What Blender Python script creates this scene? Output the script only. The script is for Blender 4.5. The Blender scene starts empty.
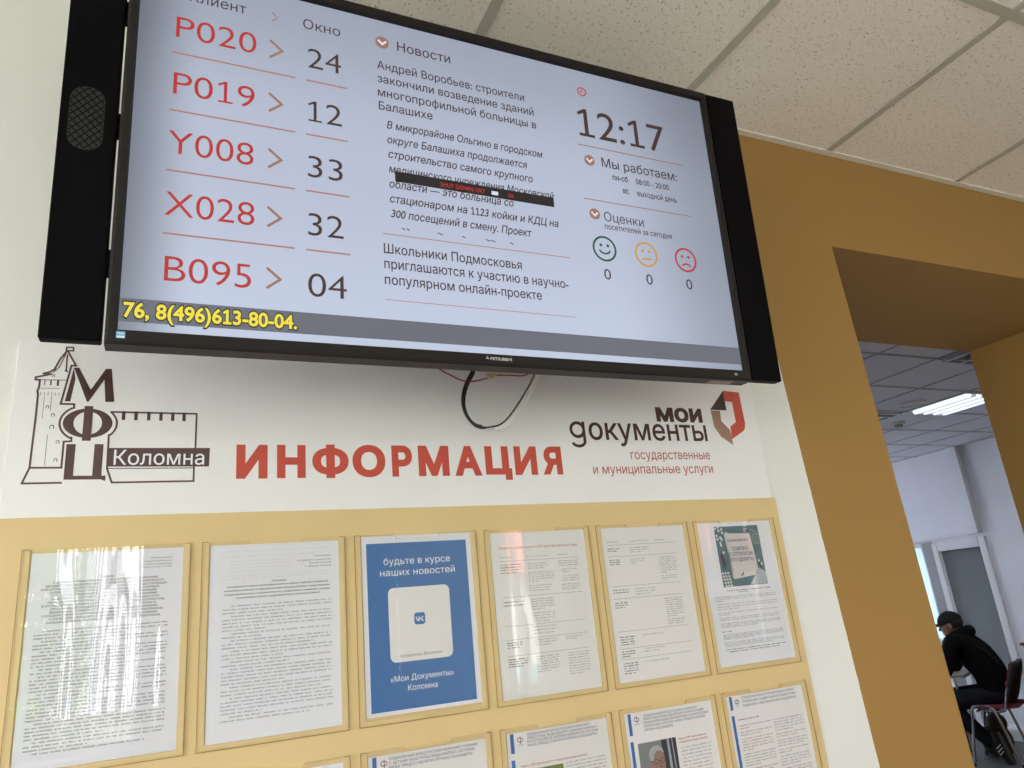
import bpy, bmesh, math, random
from mathutils import Vector, Matrix
from math import sin, cos, pi, radians
S = bpy.context.scene
COL = S.collection
random.seed(7)

# ------------------------------------------------------------------ camera
cam = bpy.data.cameras.new('camera'); camo = bpy.data.objects.new('camera', cam); COL.objects.link(camo)
cam.sensor_width = 36.0; cam.lens = 739.21 / 1024 * 36.0; cam.clip_start = 0.02
yaw, pit, rol = radians(-26.009), radians(17.5193), radians(5.6104)
Rw = Matrix.Rotation(yaw, 3, 'Z') @ Matrix.Rotation(pit, 3, 'X') @ Matrix.Rotation(rol, 3, 'Y')
right, fwd, up = Rw.col[0], Rw.col[1], Rw.col[2]
m4 = Matrix((right, up, -fwd)).transposed().to_4x4(); m4.translation = (0.1099, -1.3225, 1.5685)
camo.matrix_world = m4
S.camera = camo

# ------------------------------------------------------------------ world, light, exposure
S.view_settings.view_transform = 'Standard'; S.view_settings.look = 'None'
S.view_settings.gamma = 1.0; S.view_settings.use_curve_mapping = False
S.view_settings.exposure = 0.05
SKY = 11.8
W = bpy.data.worlds.new('sky'); S.world = W; W.use_nodes = True
bg = W.node_tree.nodes['Background']; bg.inputs[0].default_value = (0.945, 0.965, 1.0, 1); bg.inputs[1].default_value = SKY

sun = bpy.data.lights.new('sun', 'SUN'); sun.energy = 42; sun.angle = .009; sun.color = (1, .98, .95)
suno = bpy.data.objects.new('sun', sun); COL.objects.link(suno)
suno.rotation_euler = Vector((.30, -.85, -.95)).to_track_quat('-Z', 'Y').to_euler()      # high sun over the building: lights the garden behind it
def portal(name, loc, rot, sx, sy):
    l = bpy.data.lights.new(name, 'AREA'); l.shape = 'RECTANGLE'; l.size = sx; l.size_y = sy
    o = bpy.data.objects.new(name, l); COL.objects.link(o); o.location = loc; o.rotation_euler = rot
    l.cycles.is_portal = True
    return o
WINS = [(-3.7, -2.1), (-1.0, 0.06), (1.75, 3.35), (4.75, 6.5)]      # rear window openings (x0,x1)
WZ0, WZ1 = 1.0, 2.52
for a, b in WINS:
    portal('window_portal', ((a+b)/2, -4.56, (WZ0+WZ1)/2), (radians(90), 0, 0), b-a, WZ1-WZ0)
portal('window_portal', (-4.26, -2.6, (WZ0+WZ1)/2), (radians(90), 0, radians(-90)), 2.8, WZ1-WZ0)
portal('window_portal', (8.0, 4.95, 1.4), (radians(90), 0, radians(90)), .86, 1.1)

def lamp(name, loc, sx, sy, power, color=(1, 1, 1)):
    l = bpy.data.lights.new(name, 'AREA'); l.shape = 'RECTANGLE'; l.size = sx; l.size_y = sy
    l.energy = power; l.color = color
    o = bpy.data.objects.new(name, l); COL.objects.link(o); o.location = loc
    return o

# ------------------------------------------------------------------ material helpers
def lin(c):
    c = c / 255.0
    return c / 12.92 if c <= 0.04045 else ((c + 0.055) / 1.055) ** 2.4
def rgb(r, g, b): return (lin(r), lin(g), lin(b), 1)

def mat(name, col, rough=0.6, metal=0.0, noise=0.0, nscale=30, bump=0.0, bscale=200, emit=None, estr=1.0, spec=0.5, coat=0.0):
    m = bpy.data.materials.new(name); m.use_nodes = True
    nt = m.node_tree; b = nt.nodes['Principled BSDF']
    if len(col) == 3: col = (*col, 1)
    b.inputs['Base Color'].default_value = col; b.inputs['Roughness'].default_value = rough
    b.inputs['Metallic'].default_value = metal; b.inputs['Specular IOR Level'].default_value = spec
    b.inputs['Coat Weight'].default_value = coat
    tc = nt.nodes.new('ShaderNodeTexCoord')
    if noise > 0:
        n = nt.nodes.new('ShaderNodeTexNoise'); n.inputs['Scale'].default_value = nscale; n.inputs['Detail'].default_value = 5
        nt.links.new(tc.outputs['Object'], n.inputs['Vector'])
        mr = nt.nodes.new('ShaderNodeMapRange'); mr.inputs['From Min'].default_value = 0.3; mr.inputs['From Max'].default_value = 0.7
        mr.inputs['To Min'].default_value = 1 - noise; mr.inputs['To Max'].default_value = 1 + noise
        nt.links.new(n.outputs['Fac'], mr.inputs['Value'])
        mx = nt.nodes.new('ShaderNodeMix'); mx.data_type = 'RGBA'; mx.blend_type = 'MULTIPLY'; mx.inputs['Factor'].default_value = 1
        mx.inputs['A'].default_value = col
        nt.links.new(mr.outputs['Result'], mx.inputs['B']); nt.links.new(mx.outputs['Result'], b.inputs['Base Color'])
    if bump > 0:
        n2 = nt.nodes.new('ShaderNodeTexNoise'); n2.inputs['Scale'].default_value = bscale; n2.inputs['Detail'].default_value = 4
        nt.links.new(tc.outputs['Object'], n2.inputs['Vector'])
        bp = nt.nodes.new('ShaderNodeBump'); bp.inputs['Strength'].default_value = bump; bp.inputs['Distance'].default_value = 0.002
        nt.links.new(n2.outputs['Fac'], bp.inputs['Height']); nt.links.new(bp.outputs['Normal'], b.inputs['Normal'])
    if emit:
        b.inputs['Emission Color'].default_value = emit; b.inputs['Emission Strength'].default_value = estr
    return m

def screen_mat(name, col, rough=0.35):                                # lit display pixels
    return mat(name, (0.01, 0.01, 0.01), rough=rough, emit=col, estr=1.0, spec=0.3)

def film_mat(name, ior=1.45, wav=0.0, rough=0.02):
    m = bpy.data.materials.new(name); m.use_nodes = True; nt = m.node_tree
    for n in list(nt.nodes):
        if n.type == 'BSDF_PRINCIPLED': nt.nodes.remove(n)
    out = next(n for n in nt.nodes if n.type == 'OUTPUT_MATERIAL')
    tr = nt.nodes.new('ShaderNodeBsdfTransparent'); tr.inputs[0].default_value = (0.985, 0.985, 0.985, 1)
    gl = nt.nodes.new('ShaderNodeBsdfGlossy'); gl.inputs['Roughness'].default_value = rough
    fr = nt.nodes.new('ShaderNodeFresnel'); fr.inputs['IOR'].default_value = ior
    ge = nt.nodes.new('ShaderNodeNewGeometry')
    sub = nt.nodes.new('ShaderNodeMath'); sub.operation = 'SUBTRACT'; sub.inputs[0].default_value = 1
    nt.links.new(ge.outputs['Backfacing'], sub.inputs[1])
    mul = nt.nodes.new('ShaderNodeMath'); mul.operation = 'MULTIPLY'
    nt.links.new(fr.outputs[0], mul.inputs[0]); nt.links.new(sub.outputs[0], mul.inputs[1])
    mix = nt.nodes.new('ShaderNodeMixShader')
    nt.links.new(mul.outputs[0], mix.inputs[0]); nt.links.new(tr.outputs[0], mix.inputs[1]); nt.links.new(gl.outputs[0], mix.inputs[2])
    nt.links.new(mix.outputs[0], out.inputs['Surface'])
    return m

for lx in (-2.4, 0.2, 2.8, 5.4):
    lamp('room_fill_light', (lx, -3.55, 2.79), 1.15, .55, 17, (1.0, .97, .92))  # unseen fill lights added to brighten the near room, without fixtures
M = {}
def ceiling_tile_mat(name, col, fissures=True):
    m = mat(name, col, rough=0.9, bump=0.25, bscale=350, spec=0.2)
    if not fissures: return m
    nt = m.node_tree; b = nt.nodes['Principled BSDF']
    tc = nt.nodes.new('ShaderNodeTexCoord')
    prev = col if len(col) == 4 else (*col, 1); prev_out = None
    for k, (sx, sy, thr) in enumerate(((230, 75, 0.690), (70, 210, 0.700), (280, 280, 0.705))):
        mp = nt.nodes.new('ShaderNodeMapping'); mp.inputs['Scale'].default_value = (sx, sy, 1); mp.inputs['Rotation'].default_value = (0, 0, 0.5*k)
        n = nt.nodes.new('ShaderNodeTexNoise'); n.inputs['Scale'].default_value = 1; n.inputs['Detail'].default_value = 2
        n.noise_dimensions = '2D'
        nt.links.new(tc.outputs['Object'], mp.inputs['Vector']); nt.links.new(mp.outputs[0], n.inputs['Vector'])
        mr = nt.nodes.new('ShaderNodeMapRange'); mr.inputs['From Min'].default_value = thr; mr.inputs['From Max'].default_value = thr + 0.045
        nt.links.new(n.outputs['Fac'], mr.inputs['Value'])
        mx = nt.nodes.new('ShaderNodeMix'); mx.data_type = 'RGBA'
        nt.links.new(mr.outputs['Result'], mx.inputs['Factor'])
        if prev_out is None: mx.inputs['A'].default_value = prev
        else: nt.links.new(prev_out, mx.inputs['A'])
        mx.inputs['B'].default_value = (col[0]*0.46, col[1]*0.43, col[2]*0.40, 1)
        prev_out = mx.outputs['Result']
    nt.links.new(prev_out, b.inputs['Base Color'])
    return m

WHITE = (0.80, 0.80, 0.785)
OCHRE = (0.365, 0.205, 0.056)
M['white_wall'] = mat('white_wall_paint', WHITE, rough=0.75, noise=0.02, nscale=4, bump=0.12, bscale=220)
M['ochre'] = mat('ochre_wall_paint', OCHRE, rough=0.7, noise=0.03, nscale=5, bump=0.15, bscale=240)
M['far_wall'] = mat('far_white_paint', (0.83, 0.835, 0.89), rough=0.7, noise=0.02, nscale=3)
M['tile'] = ceiling_tile_mat('fissured_ceiling_tile', (0.92, 0.865, 0.80))
M['tile_plain'] = ceiling_tile_mat('plain_ceiling_tile', (0.88, 0.87, 0.82), False)
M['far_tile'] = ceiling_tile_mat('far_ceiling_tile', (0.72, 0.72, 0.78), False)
M['tbar'] = mat('ceiling_grid_bar', (0.50, 0.485, 0.43), rough=0.5)
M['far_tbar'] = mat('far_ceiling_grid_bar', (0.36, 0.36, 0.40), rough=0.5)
M['floor'] = mat('floor_tile', (0.46, 0.415, 0.375), rough=0.35, noise=0.12, nscale=3)
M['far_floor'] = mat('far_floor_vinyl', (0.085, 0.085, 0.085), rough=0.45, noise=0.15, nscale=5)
M['pvc'] = mat('white_pvc', (0.78, 0.79, 0.82), rough=0.35)
M['grey_pvc'] = mat('grey_mullion', (0.30, 0.30, 0.33), rough=0.45)
M['trim'] = mat('ceiling_edge_trim', (0.78, 0.75, 0.68), rough=0.5)
# main wall: white paint left of a hand-cut ragged edge, ochre paint right of it
def main_wall_mat():
    m = mat('two_tone_wall_paint', WHITE, rough=0.75, bump=0.12, bscale=220)
    nt = m.node_tree; b = nt.nodes['Principled BSDF']
    tc = nt.nodes.new('ShaderNodeTexCoord'); sx = nt.nodes.new('ShaderNodeSeparateXYZ')
    nt.links.new(tc.outputs['Object'], sx.inputs[0])
    n = nt.nodes.new('ShaderNodeTexNoise'); n.inputs['Scale'].default_value = 9; n.inputs['Detail'].default_value = 6; n.inputs['Roughness'].default_value = 0.7
    nt.links.new(tc.outputs['Object'], n.inputs['Vector'])
    # edge at x = 1.611 - 0.0445 z  (+ ragged noise)
    a = nt.nodes.new('ShaderNodeMath'); a.operation = 'MULTIPLY_ADD'; a.inputs[1].default_value = 0.0445
    nt.links.new(sx.outputs['Z'], a.inputs[0]); nt.links.new(sx.outputs['X'], a.inputs[2])
    c = nt.nodes.new('ShaderNodeMath'); c.operation = 'MULTIPLY_ADD'; c.inputs[1].default_value = 0.008
    nt.links.new(n.outputs['Fac'], c.inputs[0]); nt.links.new(a.outputs[0], c.inputs[2])
    g = nt.nodes.new('ShaderNodeMath'); g.operation = 'GREATER_THAN'; g.inputs[1].default_value = 1.615
    nt.links.new(c.outputs[0], g.inputs[0])
    mx = nt.nodes.new('ShaderNodeMix'); mx.data_type = 'RGBA'
    mx.inputs['A'].default_value = (*WHITE, 1); mx.inputs['B'].default_value = (*OCHRE, 1)
    nt.links.new(g.outputs[0], mx.inputs['Factor']); nt.links.new(mx.outputs['Result'], b.inputs['Base Color'])
    return m
M['main_wall'] = main_wall_mat()
M['board_white'] = mat('board_white_film', (0.835, 0.83, 0.845), rough=0.4, noise=0.015, nscale=6)
M['board_beige'] = mat('board_beige_film', (0.695, 0.525, 0.262), rough=0.45, noise=0.02, nscale=8)
M['rail'] = mat('pocket_rail', (0.705, 0.54, 0.275), rough=0.5)
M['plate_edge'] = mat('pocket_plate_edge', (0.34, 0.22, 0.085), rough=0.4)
M['film'] = film_mat('clear_film', 1.30)
M['sleeve'] = film_mat('clear_plastic_sleeve', 1.45, rough=0.015)
M['sleeve_shiny'] = film_mat('shiny_plastic_sleeve', 1.54, rough=0.012)
M['paper'] = mat('white_paper', (0.755, 0.76, 0.83), rough=0.85, noise=0.01, nscale=15, spec=0.15)
M['paper_warm'] = mat('warm_white_paper', (0.77, 0.755, 0.76), rough=0.85, noise=0.01, nscale=15, spec=0.15)
M['ink'] = mat('black_ink', (0.06, 0.06, 0.07), rough=0.7)
M['ink_grey'] = mat('grey_ink', (0.20, 0.20, 0.22), rough=0.7)
M['ink_ghost'] = mat('show_through_print', (0.64, 0.64, 0.69), rough=0.8)
M['ink_red'] = mat('red_ink', (0.42, 0.06, 0.06), rough=0.7)
M['ink_navy'] = mat('navy_ink', (0.045, 0.07, 0.20), rough=0.7)
M['ink_blue'] = mat('blue_ink', (0.03, 0.13, 0.42), rough=0.6)
M['poster_blue'] = mat('poster_blue', (0.024, 0.14, 0.40), rough=0.5)
M['poster_white'] = mat('poster_white_print', (0.85, 0.86, 0.90), rough=0.6)
M['brown'] = mat('brown_print', (0.085, 0.042, 0.042), rough=0.5)
M['dark_brown'] = mat('dark_brown_print', (0.06, 0.022, 0.020), rough=0.5)
M['red_print'] = mat('red_print', (0.56, 0.075, 0.045), rough=0.5)
M['small_red_print'] = mat('small_red_print', (0.47, 0.10, 0.075), rough=0.5)
M['tan_print'] = mat('tan_print', (0.34, 0.20, 0.14), rough=0.5)
M['black_plastic'] = mat('black_plastic', (0.0035, 0.003, 0.0038), rough=0.5, bump=0.1, bscale=500, spec=0.04)
M['bezel'] = mat('charcoal_bezel', (0.019, 0.016, 0.0155), rough=0.45, bump=0.08, bscale=500, spec=0.16)
M['grille'] = mat('speaker_mesh', (0.008, 0.0073, 0.0068), rough=0.6)
M['steel'] = mat('galvanised_steel', (0.42, 0.42, 0.42), rough=0.4, metal=0.9)
M['chrome'] = mat('chrome_tube', (0.62, 0.62, 0.64), rough=0.18, metal=1.0)
M['silver_print'] = mat('silver_print', (0.75, 0.75, 0.76), rough=0.4)
M['cable_black'] = mat('black_cable', (0.012, 0.012, 0.013), rough=0.4)
M['cable_white'] = mat('white_cable', (0.88, 0.87, 0.84), rough=0.45)
M['wire_red'] = mat('red_wire', (0.26, 0.02, 0.035), rough=0.5)
M['tape'] = mat('yellowed_connector', (0.60, 0.53, 0.33), rough=0.6)
# display pixels
M['px_bg'] = screen_mat('display_background', rgb(178, 187, 206), 0.3)
M['px_band'] = screen_mat('display_grey_band', rgb(101, 105, 116))
M['px_white'] = screen_mat('display_white', rgb(215, 218, 235))
M['px_red'] = screen_mat('display_red', rgb(180, 48, 46))
M['px_brown'] = screen_mat('display_brown', rgb(66, 46, 46))
M['px_tan'] = screen_mat('display_tan', rgb(152, 112, 96))
M['px_rose'] = screen_mat('display_rose', rgb(170, 120, 108))
M['px_green'] = screen_mat('display_green', rgb(42, 84, 62))
M['px_amber'] = screen_mat('display_amber', rgb(200, 150, 70))
M['px_yellow'] = screen_mat('display_yellow', rgb(236, 218, 66))
M['px_black'] = screen_mat('display_black', rgb(30, 28, 30))
M['px_led'] = screen_mat('display_osd_red', rgb(205, 50, 45))
# person & far room
M['skin'] = mat('skin', (0.36, 0.19, 0.135), rough=0.55)
M['hoodie'] = mat('black_hoodie', (0.006, 0.006, 0.007), rough=0.9, bump=0.3, bscale=60, spec=0.1)
M['trousers'] = mat('dark_trousers', (0.011, 0.012, 0.018), rough=0.85, bump=0.3, bscale=60, spec=0.15)
M['cap'] = mat('black_cap', (0.010, 0.010, 0.012), rough=0.8, spec=0.2)
M['shoe'] = mat('black_shoe', (0.010, 0.010, 0.012), rough=0.6)
M['hair'] = mat('dark_hair', (0.015, 0.011, 0.009), rough=0.7)
M['shoe_sole'] = mat('pale_shoe_sole', (0.10, 0.092, 0.082), rough=0.7)
M['eye'] = mat('eye_white', (0.6, 0.6, 0.58), rough=0.3)
M['red_fabric'] = mat('red_seat_fabric', (0.13, 0.012, 0.018), rough=0.8, bump=0.2, bscale=300)
M['chair_shell'] = mat('black_chair_shell', (0.022, 0.021, 0.022), rough=0.5)
M['table_top'] = mat('pale_table_top', (0.62, 0.60, 0.58), rough=0.4)
M['table_edge'] = mat('table_edge_band', (0.50, 0.43, 0.36), rough=0.5)
M['table_leg'] = mat('brown_table_leg', (0.055, 0.04, 0.034), rough=0.6)
M['wood'] = mat('dark_wood', (0.10, 0.045, 0.018), rough=0.5, noise=0.3, nscale=12)
M['bag'] = mat('brown_bag_cloth', (0.060, 0.042, 0.036), rough=0.85, bump=0.3, bscale=80)
M['blind'] = mat('grey_window_blind', (0.13, 0.15, 0.165), rough=0.5)
def cloth_mat(name, col, trans):
    m = mat(name, col, rough=0.9); nt = m.node_tree; b = nt.nodes['Principled BSDF']
    out = next(n for n in nt.nodes if n.type == 'OUTPUT_MATERIAL')
    t = nt.nodes.new('ShaderNodeBsdfTranslucent'); t.inputs[0].default_value = (*col, 1)
    mx = nt.nodes.new('ShaderNodeMixShader'); mx.inputs[0].default_value = trans
    nt.links.new(b.outputs[0], mx.inputs[1]); nt.links.new(t.outputs[0], mx.inputs[2]); nt.links.new(mx.outputs[0], out.inputs['Surface'])
    return m
M['vblind'] = cloth_mat('vertical_blind_cloth', (0.80, 0.79, 0.75), 0.38)
M['scatter_roller'] = cloth_mat('scatter_roller_cloth', (0.62, 0.645, 0.71), 0.9)
M['roller'] = cloth_mat('roller_blind_cloth', (0.31, 0.37, 0.42), 0.9)
M['glass'] = film_mat('window_glass', 1.5, rough=0.01)
M['tube'] = mat('lit_tube', (0.9, 0.9, 0.9), emit=(0.80, 0.93, 1.0, 1), estr=1.25)
M['reflector'] = mat('lamp_reflector', (0.80, 0.84, 0.88), rough=0.4)
M['louvre'] = mat('lamp_louvre', (0.5, 0.51, 0.53), rough=0.3, metal=0.8)
M['dark_slot'] = mat('dark_vent_slot', (0.05, 0.05, 0.055), rough=0.6)
M['device'] = mat('ceiling_device_plastic', (0.66, 0.66, 0.66), rough=0.5)
M['leaf'] = cloth_mat('leaf_green', (0.24, 0.44, 0.08), 0.45)
M['bark'] = mat('bark', (0.08, 0.055, 0.04), rough=0.9)
M['lawn'] = mat('lawn', (0.17, 0.19, 0.11), rough=0.9, noise=0.3, nscale=2)
M['stucco'] = mat('pale_stucco', (0.72, 0.72, 0.70), rough=0.8)
M['red_roof'] = mat('red_roof_metal', (0.42, 0.10, 0.08), rough=0.5)
M['dim_glass'] = mat('dim_window_glass', (0.10, 0.16, 0.17), rough=0.1)
M['teal'] = mat('teal_fence', (0.16, 0.34, 0.34), rough=0.6)
M['pic_teal'] = mat('picture_teal', (0.045, 0.12, 0.155), rough=0.6)
M['pic_grey'] = mat('picture_grey', (0.20, 0.21, 0.22), rough=0.6)
M['pic_pale'] = mat('picture_pale', (0.60, 0.57, 0.57), rough=0.7)
M['pic_dark'] = mat('picture_dark', (0.025, 0.025, 0.028), rough=0.6)
M['pic_steel'] = mat('picture_steel_blue', (0.33, 0.38, 0.47), rough=0.6)
M['pic_skin'] = mat('picture_skin', (0.28, 0.17, 0.14), rough=0.7)
M['pic_hair'] = mat('picture_grey_hair', (0.36, 0.38, 0.42), rough=0.7)
M['pic_green'] = mat('picture_green', (0.16, 0.22, 0.06), rough=0.7)

# ------------------------------------------------------------------ object helpers
def link(name, me, m, parent=None):
    o = bpy.data.objects.new(name, me); COL.objects.link(o)
    for mm in (m if isinstance(m, (list, tuple)) else [m]): me.materials.append(M[mm] if isinstance(mm, str) else mm)
    if parent: o.parent = parent
    return o
def obj(name, bm, m, parent=None, smooth=False):
    bmesh.ops.recalc_face_normals(bm, faces=bm.faces) if smooth or any(len(f.verts) and True for f in list(bm.faces)[:1]) and not getattr(bm, 'flat', False) else None
    me = bpy.data.meshes.new(name); bm.to_mesh(me); bm.free()
    if smooth:
        for p in me.polygons: p.use_smooth = True
    return link(name, me, m, parent)
def tag(o, label, cat, group=None):
    o['label'] = label; o['category'] = cat
    if group: o['group'] = group
    return o
def thing(name, label, cat, loc, rot=(0, 0, 0), group=None):
    o = bpy.data.objects.new(name, None); COL.objects.link(o); o.empty_display_size = 0.05
    o.location = loc; o.rotation_euler = rot
    return tag(o, label, cat, group)
def struct(name, bm, m, parent=None):
    o = obj(name, bm, m, parent)
    o['kind'] = 'structure'
    return o
def box(bm, a, b, bevel=0.0, seg=2):
    v = [bm.verts.new((x, y, z)) for x in (a[0], b[0]) for y in (a[1], b[1]) for z in (a[2], b[2])]
    fs = [(0, 1, 3, 2), (4, 6, 7, 5), (0, 4, 5, 1), (2, 3, 7, 6), (0, 2, 6, 4), (1, 5, 7, 3)]
    faces = [bm.faces.new([v[i] for i in f]) for f in fs]
    if bevel > 0:
        es = list({e for f in faces for e in f.edges})
        bmesh.ops.bevel(bm, geom=es, offset=bevel, segments=seg, affect='EDGES', profile=0.5)
    return bm
def bx(a, b, bevel=0.0, seg=2): return box(bmesh.new(), a, b, bevel, seg)
def tube(bm, pts, r, n=10, caps=True):
    pts = [Vector(p) for p in pts]; rings = []
    prev_n = None
    for i, p in enumerate(pts):
        t = (pts[min(i+1, len(pts)-1)] - pts[max(i-1, 0)]).normalized()
        if prev_n is None:
            a = Vector((0, 0, 1)) if abs(t.z) < 0.9 else Vector((1, 0, 0))
            nn = t.cross(a).normalized()
        else:
            nn = (prev_n - t * prev_n.dot(t)).normalized()
        prev_n = nn; bb = t.cross(nn)
        rr = r[i] if isinstance(r, (list, tuple)) else r
        rings.append([bm.verts.new(p + nn * cos(2*pi*k/n) * rr + bb * sin(2*pi*k/n) * rr) for k in range(n)])
    for A, B in zip(rings, rings[1:]):
        for k in range(n): bm.faces.new((A[k], A[(k+1) % n], B[(k+1) % n], B[k]))
    if caps:
        bm.faces.new(rings[0][::-1]); bm.faces.new(rings[-1])
    return bm
def spline(pts, sub=8):
    pts = [Vector(p) for p in pts]; out = []
    for i in range(len(pts)-1):
        p0 = pts[max(i-1, 0)]; p1 = pts[i]; p2 = pts[i+1]; p3 = pts[min(i+2, len(pts)-1)]
        for k in range(sub):
            t = k / sub
            out.append(0.5*((2*p1) + (p2-p0)*t + (2*p0-5*p1+4*p2-p3)*t*t + (3*p1-p0-3*p2+p3)*t**3))
    out.append(pts[-1]); return out
def prism(bm, poly, y0, y1, axis='y'):
    """extrude an outline (a,b) from y0 to y1; axis y: (x,z), axis x: (y,z), axis z: (x,y)"""
    def P(a, b, d): return (a, d, b) if axis in ('y', 'y2') else ((d, a, b) if axis == 'x' else (a, b, d))
    A = [bm.verts.new(P(a, b, y0)) for a, b in poly]; B = [bm.verts.new(P(a, b, y1)) for a, b in poly]
    bm.faces.new(A); bm.faces.new(B[::-1]); n = len(poly)
    for i in range(n): bm.faces.new((A[i], B[i], B[(i+1) % n], A[(i+1) % n]))
    return bm
def ellipse(cx, cz, rx, rz, n=28, a0=0, a1=2*pi):
    return [(cx + rx*cos(a0 + (a1-a0)*k/n), cz + rz*sin(a0 + (a1-a0)*k/n)) for k in range(n)]
# flat print (ink) helpers: everything in the plane of x,z at depth y, facing -y
def face(bm, poly, y):
    f = bm.faces.new([bm.verts.new((a, y, b)) for a, b in poly]); f.normal_update()
    if f.normal.y > 0: f.normal_flip()
    return f
def rect(bm, x0, z0, x1, z1, y): face(bm, [(x0, z0), (x1, z0), (x1, z1), (x0, z1)], y)
def ring(bm, cx, cz, rx, rz, w, y, n=40, a0=0, a1=2*pi):
    for k in range(n):
        t0 = a0 + (a1-a0)*k/n; t1 = a0 + (a1-a0)*(k+1)/n
        face(bm, [(cx+rx*cos(t0), cz+rz*sin(t0)), (cx+rx*cos(t1), cz+rz*sin(t1)),
                  (cx+(rx-w)*cos(t1), cz+(rz-w)*sin(t1)), (cx+(rx-w)*cos(t0), cz+(rz-w)*sin(t0))], y)
def stroke(bm, pts, w, y, closed=False):
    pts = [Vector(p) for p in pts]
    if closed: pts = pts + [pts[0]]
    for i, (a, b) in enumerate(zip(pts, pts[1:])):
        d = (b-a)
        if d.length < 1e-7: continue
        d.normalize(); n = Vector((-d.y, d.x)) * w/2; e = d * w/2 * 0.9
        a2, b2 = a-e, b+e
        face(bm, [tuple(a2+n), tuple(a2-n), tuple(b2-n), tuple(b2+n)], y + 1e-6*(i % 3))
_glyph = {}
from mathutils.geometry import delaunay_2d_cdt
def _spline_polys(cu_obj):
    """outlines of a text object as closed polygons"""
    dg = bpy.context.evaluated_depsgraph_get()
    cv = cu_obj.to_curve(dg); out = []
    for sp in cv.splines:
        if sp.type != 'BEZIER':
            out.append((sp.character_index, [(p.co.x, p.co.y) for p in sp.points])); continue
        bp = sp.bezier_points; n = len(bp); poly = []
        for i in range(n):
            p, q = bp[i], bp[(i+1) % n]
            a, h1, h2, b = p.co, p.handle_right, q.handle_left, q.co
            ch = (b-a); straight = all(abs(ch.x*(h-a).y - ch.y*(h-a).x) < 1e-4*max(ch.length, 1e-6) for h in (h1, h2))
            steps = 1 if straight else 5
            for k in range(steps):
                t = k/steps; u = 1-t; c = a*u*u*u + h1*3*u*u*t + h2*3*u*t*t + b*t*t*t
                if not poly or (abs(poly[-1][0]-c.x) + abs(poly[-1][1]-c.y)) > 1e-5: poly.append((c.x, c.y))
        if len(poly) > 2 and abs(poly[0][0]-poly[-1][0]) + abs(poly[0][1]-poly[-1][1]) < 1e-5: poly.pop()
        if len(poly) > 2: out.append((sp.character_index, poly))
    cu_obj.to_curve_clear()
    return out
def _area(p): return sum(p[i-1][0]*p[i][1] - p[i][0]*p[i-1][1] for i in range(len(p)))/2
def _winding(x, y, edges):
    w = 0
    for x1, y1, x2, y2 in edges:
        if (y1 <= y) != (y2 <= y):
            t = x1 + (x2-x1)*(y-y1)/(y2-y1)
            if t > x: w += 1 if y2 > y1 else -1
    return w
def _grow(p, d):
    """move an outline outward (to the right of its clockwise walk) by d"""
    n = len(p); out = []
    for i in range(n):
        a, b, c = Vector(p[i-1]), Vector(p[i]), Vector(p[(i+1) % n])
        e1, e2 = (b-a), (c-b)
        if e1.length < 1e-7 or e2.length < 1e-7: out.append(tuple(b)); continue
        n1 = Vector((-e1.y, e1.x)).normalized(); n2 = Vector((-e2.y, e2.x)).normalized()
        m = n1+n2
        if m.length < .2: m = n1
        m.normalize(); k = max(.45, m.dot(n1))
        out.append((b.x + m.x*d/k, b.y + m.y*d/k))
    return out
def text_shape(body, bold=0.0, shear=0.0, spacing=1.0, res=3):
    key = (body, bold, shear, spacing)
    if key in _glyph: return _glyph[key]
    cu = bpy.data.curves.new('t', 'FONT'); cu.body = body; cu.shear = shear; cu.space_character = spacing
    o = bpy.data.objects.new('t', cu); COL.objects.link(o); bpy.context.view_layer.update()
    polys = _spline_polys(o)
    bpy.data.objects.remove(o); bpy.data.curves.remove(cu)
    if not polys: return [(0, 0), (1, 1)], []
    chars = {}
    for ci, p in polys: chars.setdefault(ci, []).append(p)
    vs, fs = [], []
    for ci, ps in chars.items():
        sgn = 1 if _area(max(ps, key=lambda p: abs(_area(p)))) > 0 else -1
        if ci < len(body) and body[ci] == '1':                           # a figure 1 with flag and foot
            xs_ = [q[0] for p in ps for q in p]; cx = (min(xs_)+max(xs_))/2
            p = [(cx+a, b) for a, b in ((-.17, 0), (.19, 0), (.19, .07), (.052, .07), (.052, .69), (-.02, .69), (-.19, .575), (-.155, .512), (-.038, .585), (-.038, .07), (-.17, .07))]
            ps = [p if (_area(p) > 0) == (sgn > 0) else p[::-1]]
        if bold: ps = [_grow(p, -bold*sgn) for p in ps]
        pv, pe, edges = [], [], []
        for p in ps:
            o0 = len(pv); n = len(p); pv += [Vector(q) for q in p]
            pe += [(o0+i, o0+(i+1) % n) for i in range(n)]
            edges += [(*p[i], *p[(i+1) % n]) for i in range(n)]
        ov, oe, of, *_r = delaunay_2d_cdt(pv, pe, [], 0, 1e-5)
        o0 = len(vs); vs += [(v.x, v.y) for v in ov]
        for t in of:
            cx = sum(ov[i].x for i in t)/3; cy = sum(ov[i].y for i in t)/3
            if _winding(cx, cy, edges) != 0: fs.append(tuple(o0+i for i in t))
    _glyph[key] = (vs, fs); return vs, fs
def cap_height(): 
    vs, _ = text_shape('Н'); return max(v[1] for v in vs)
CAP = cap_height()
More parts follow.
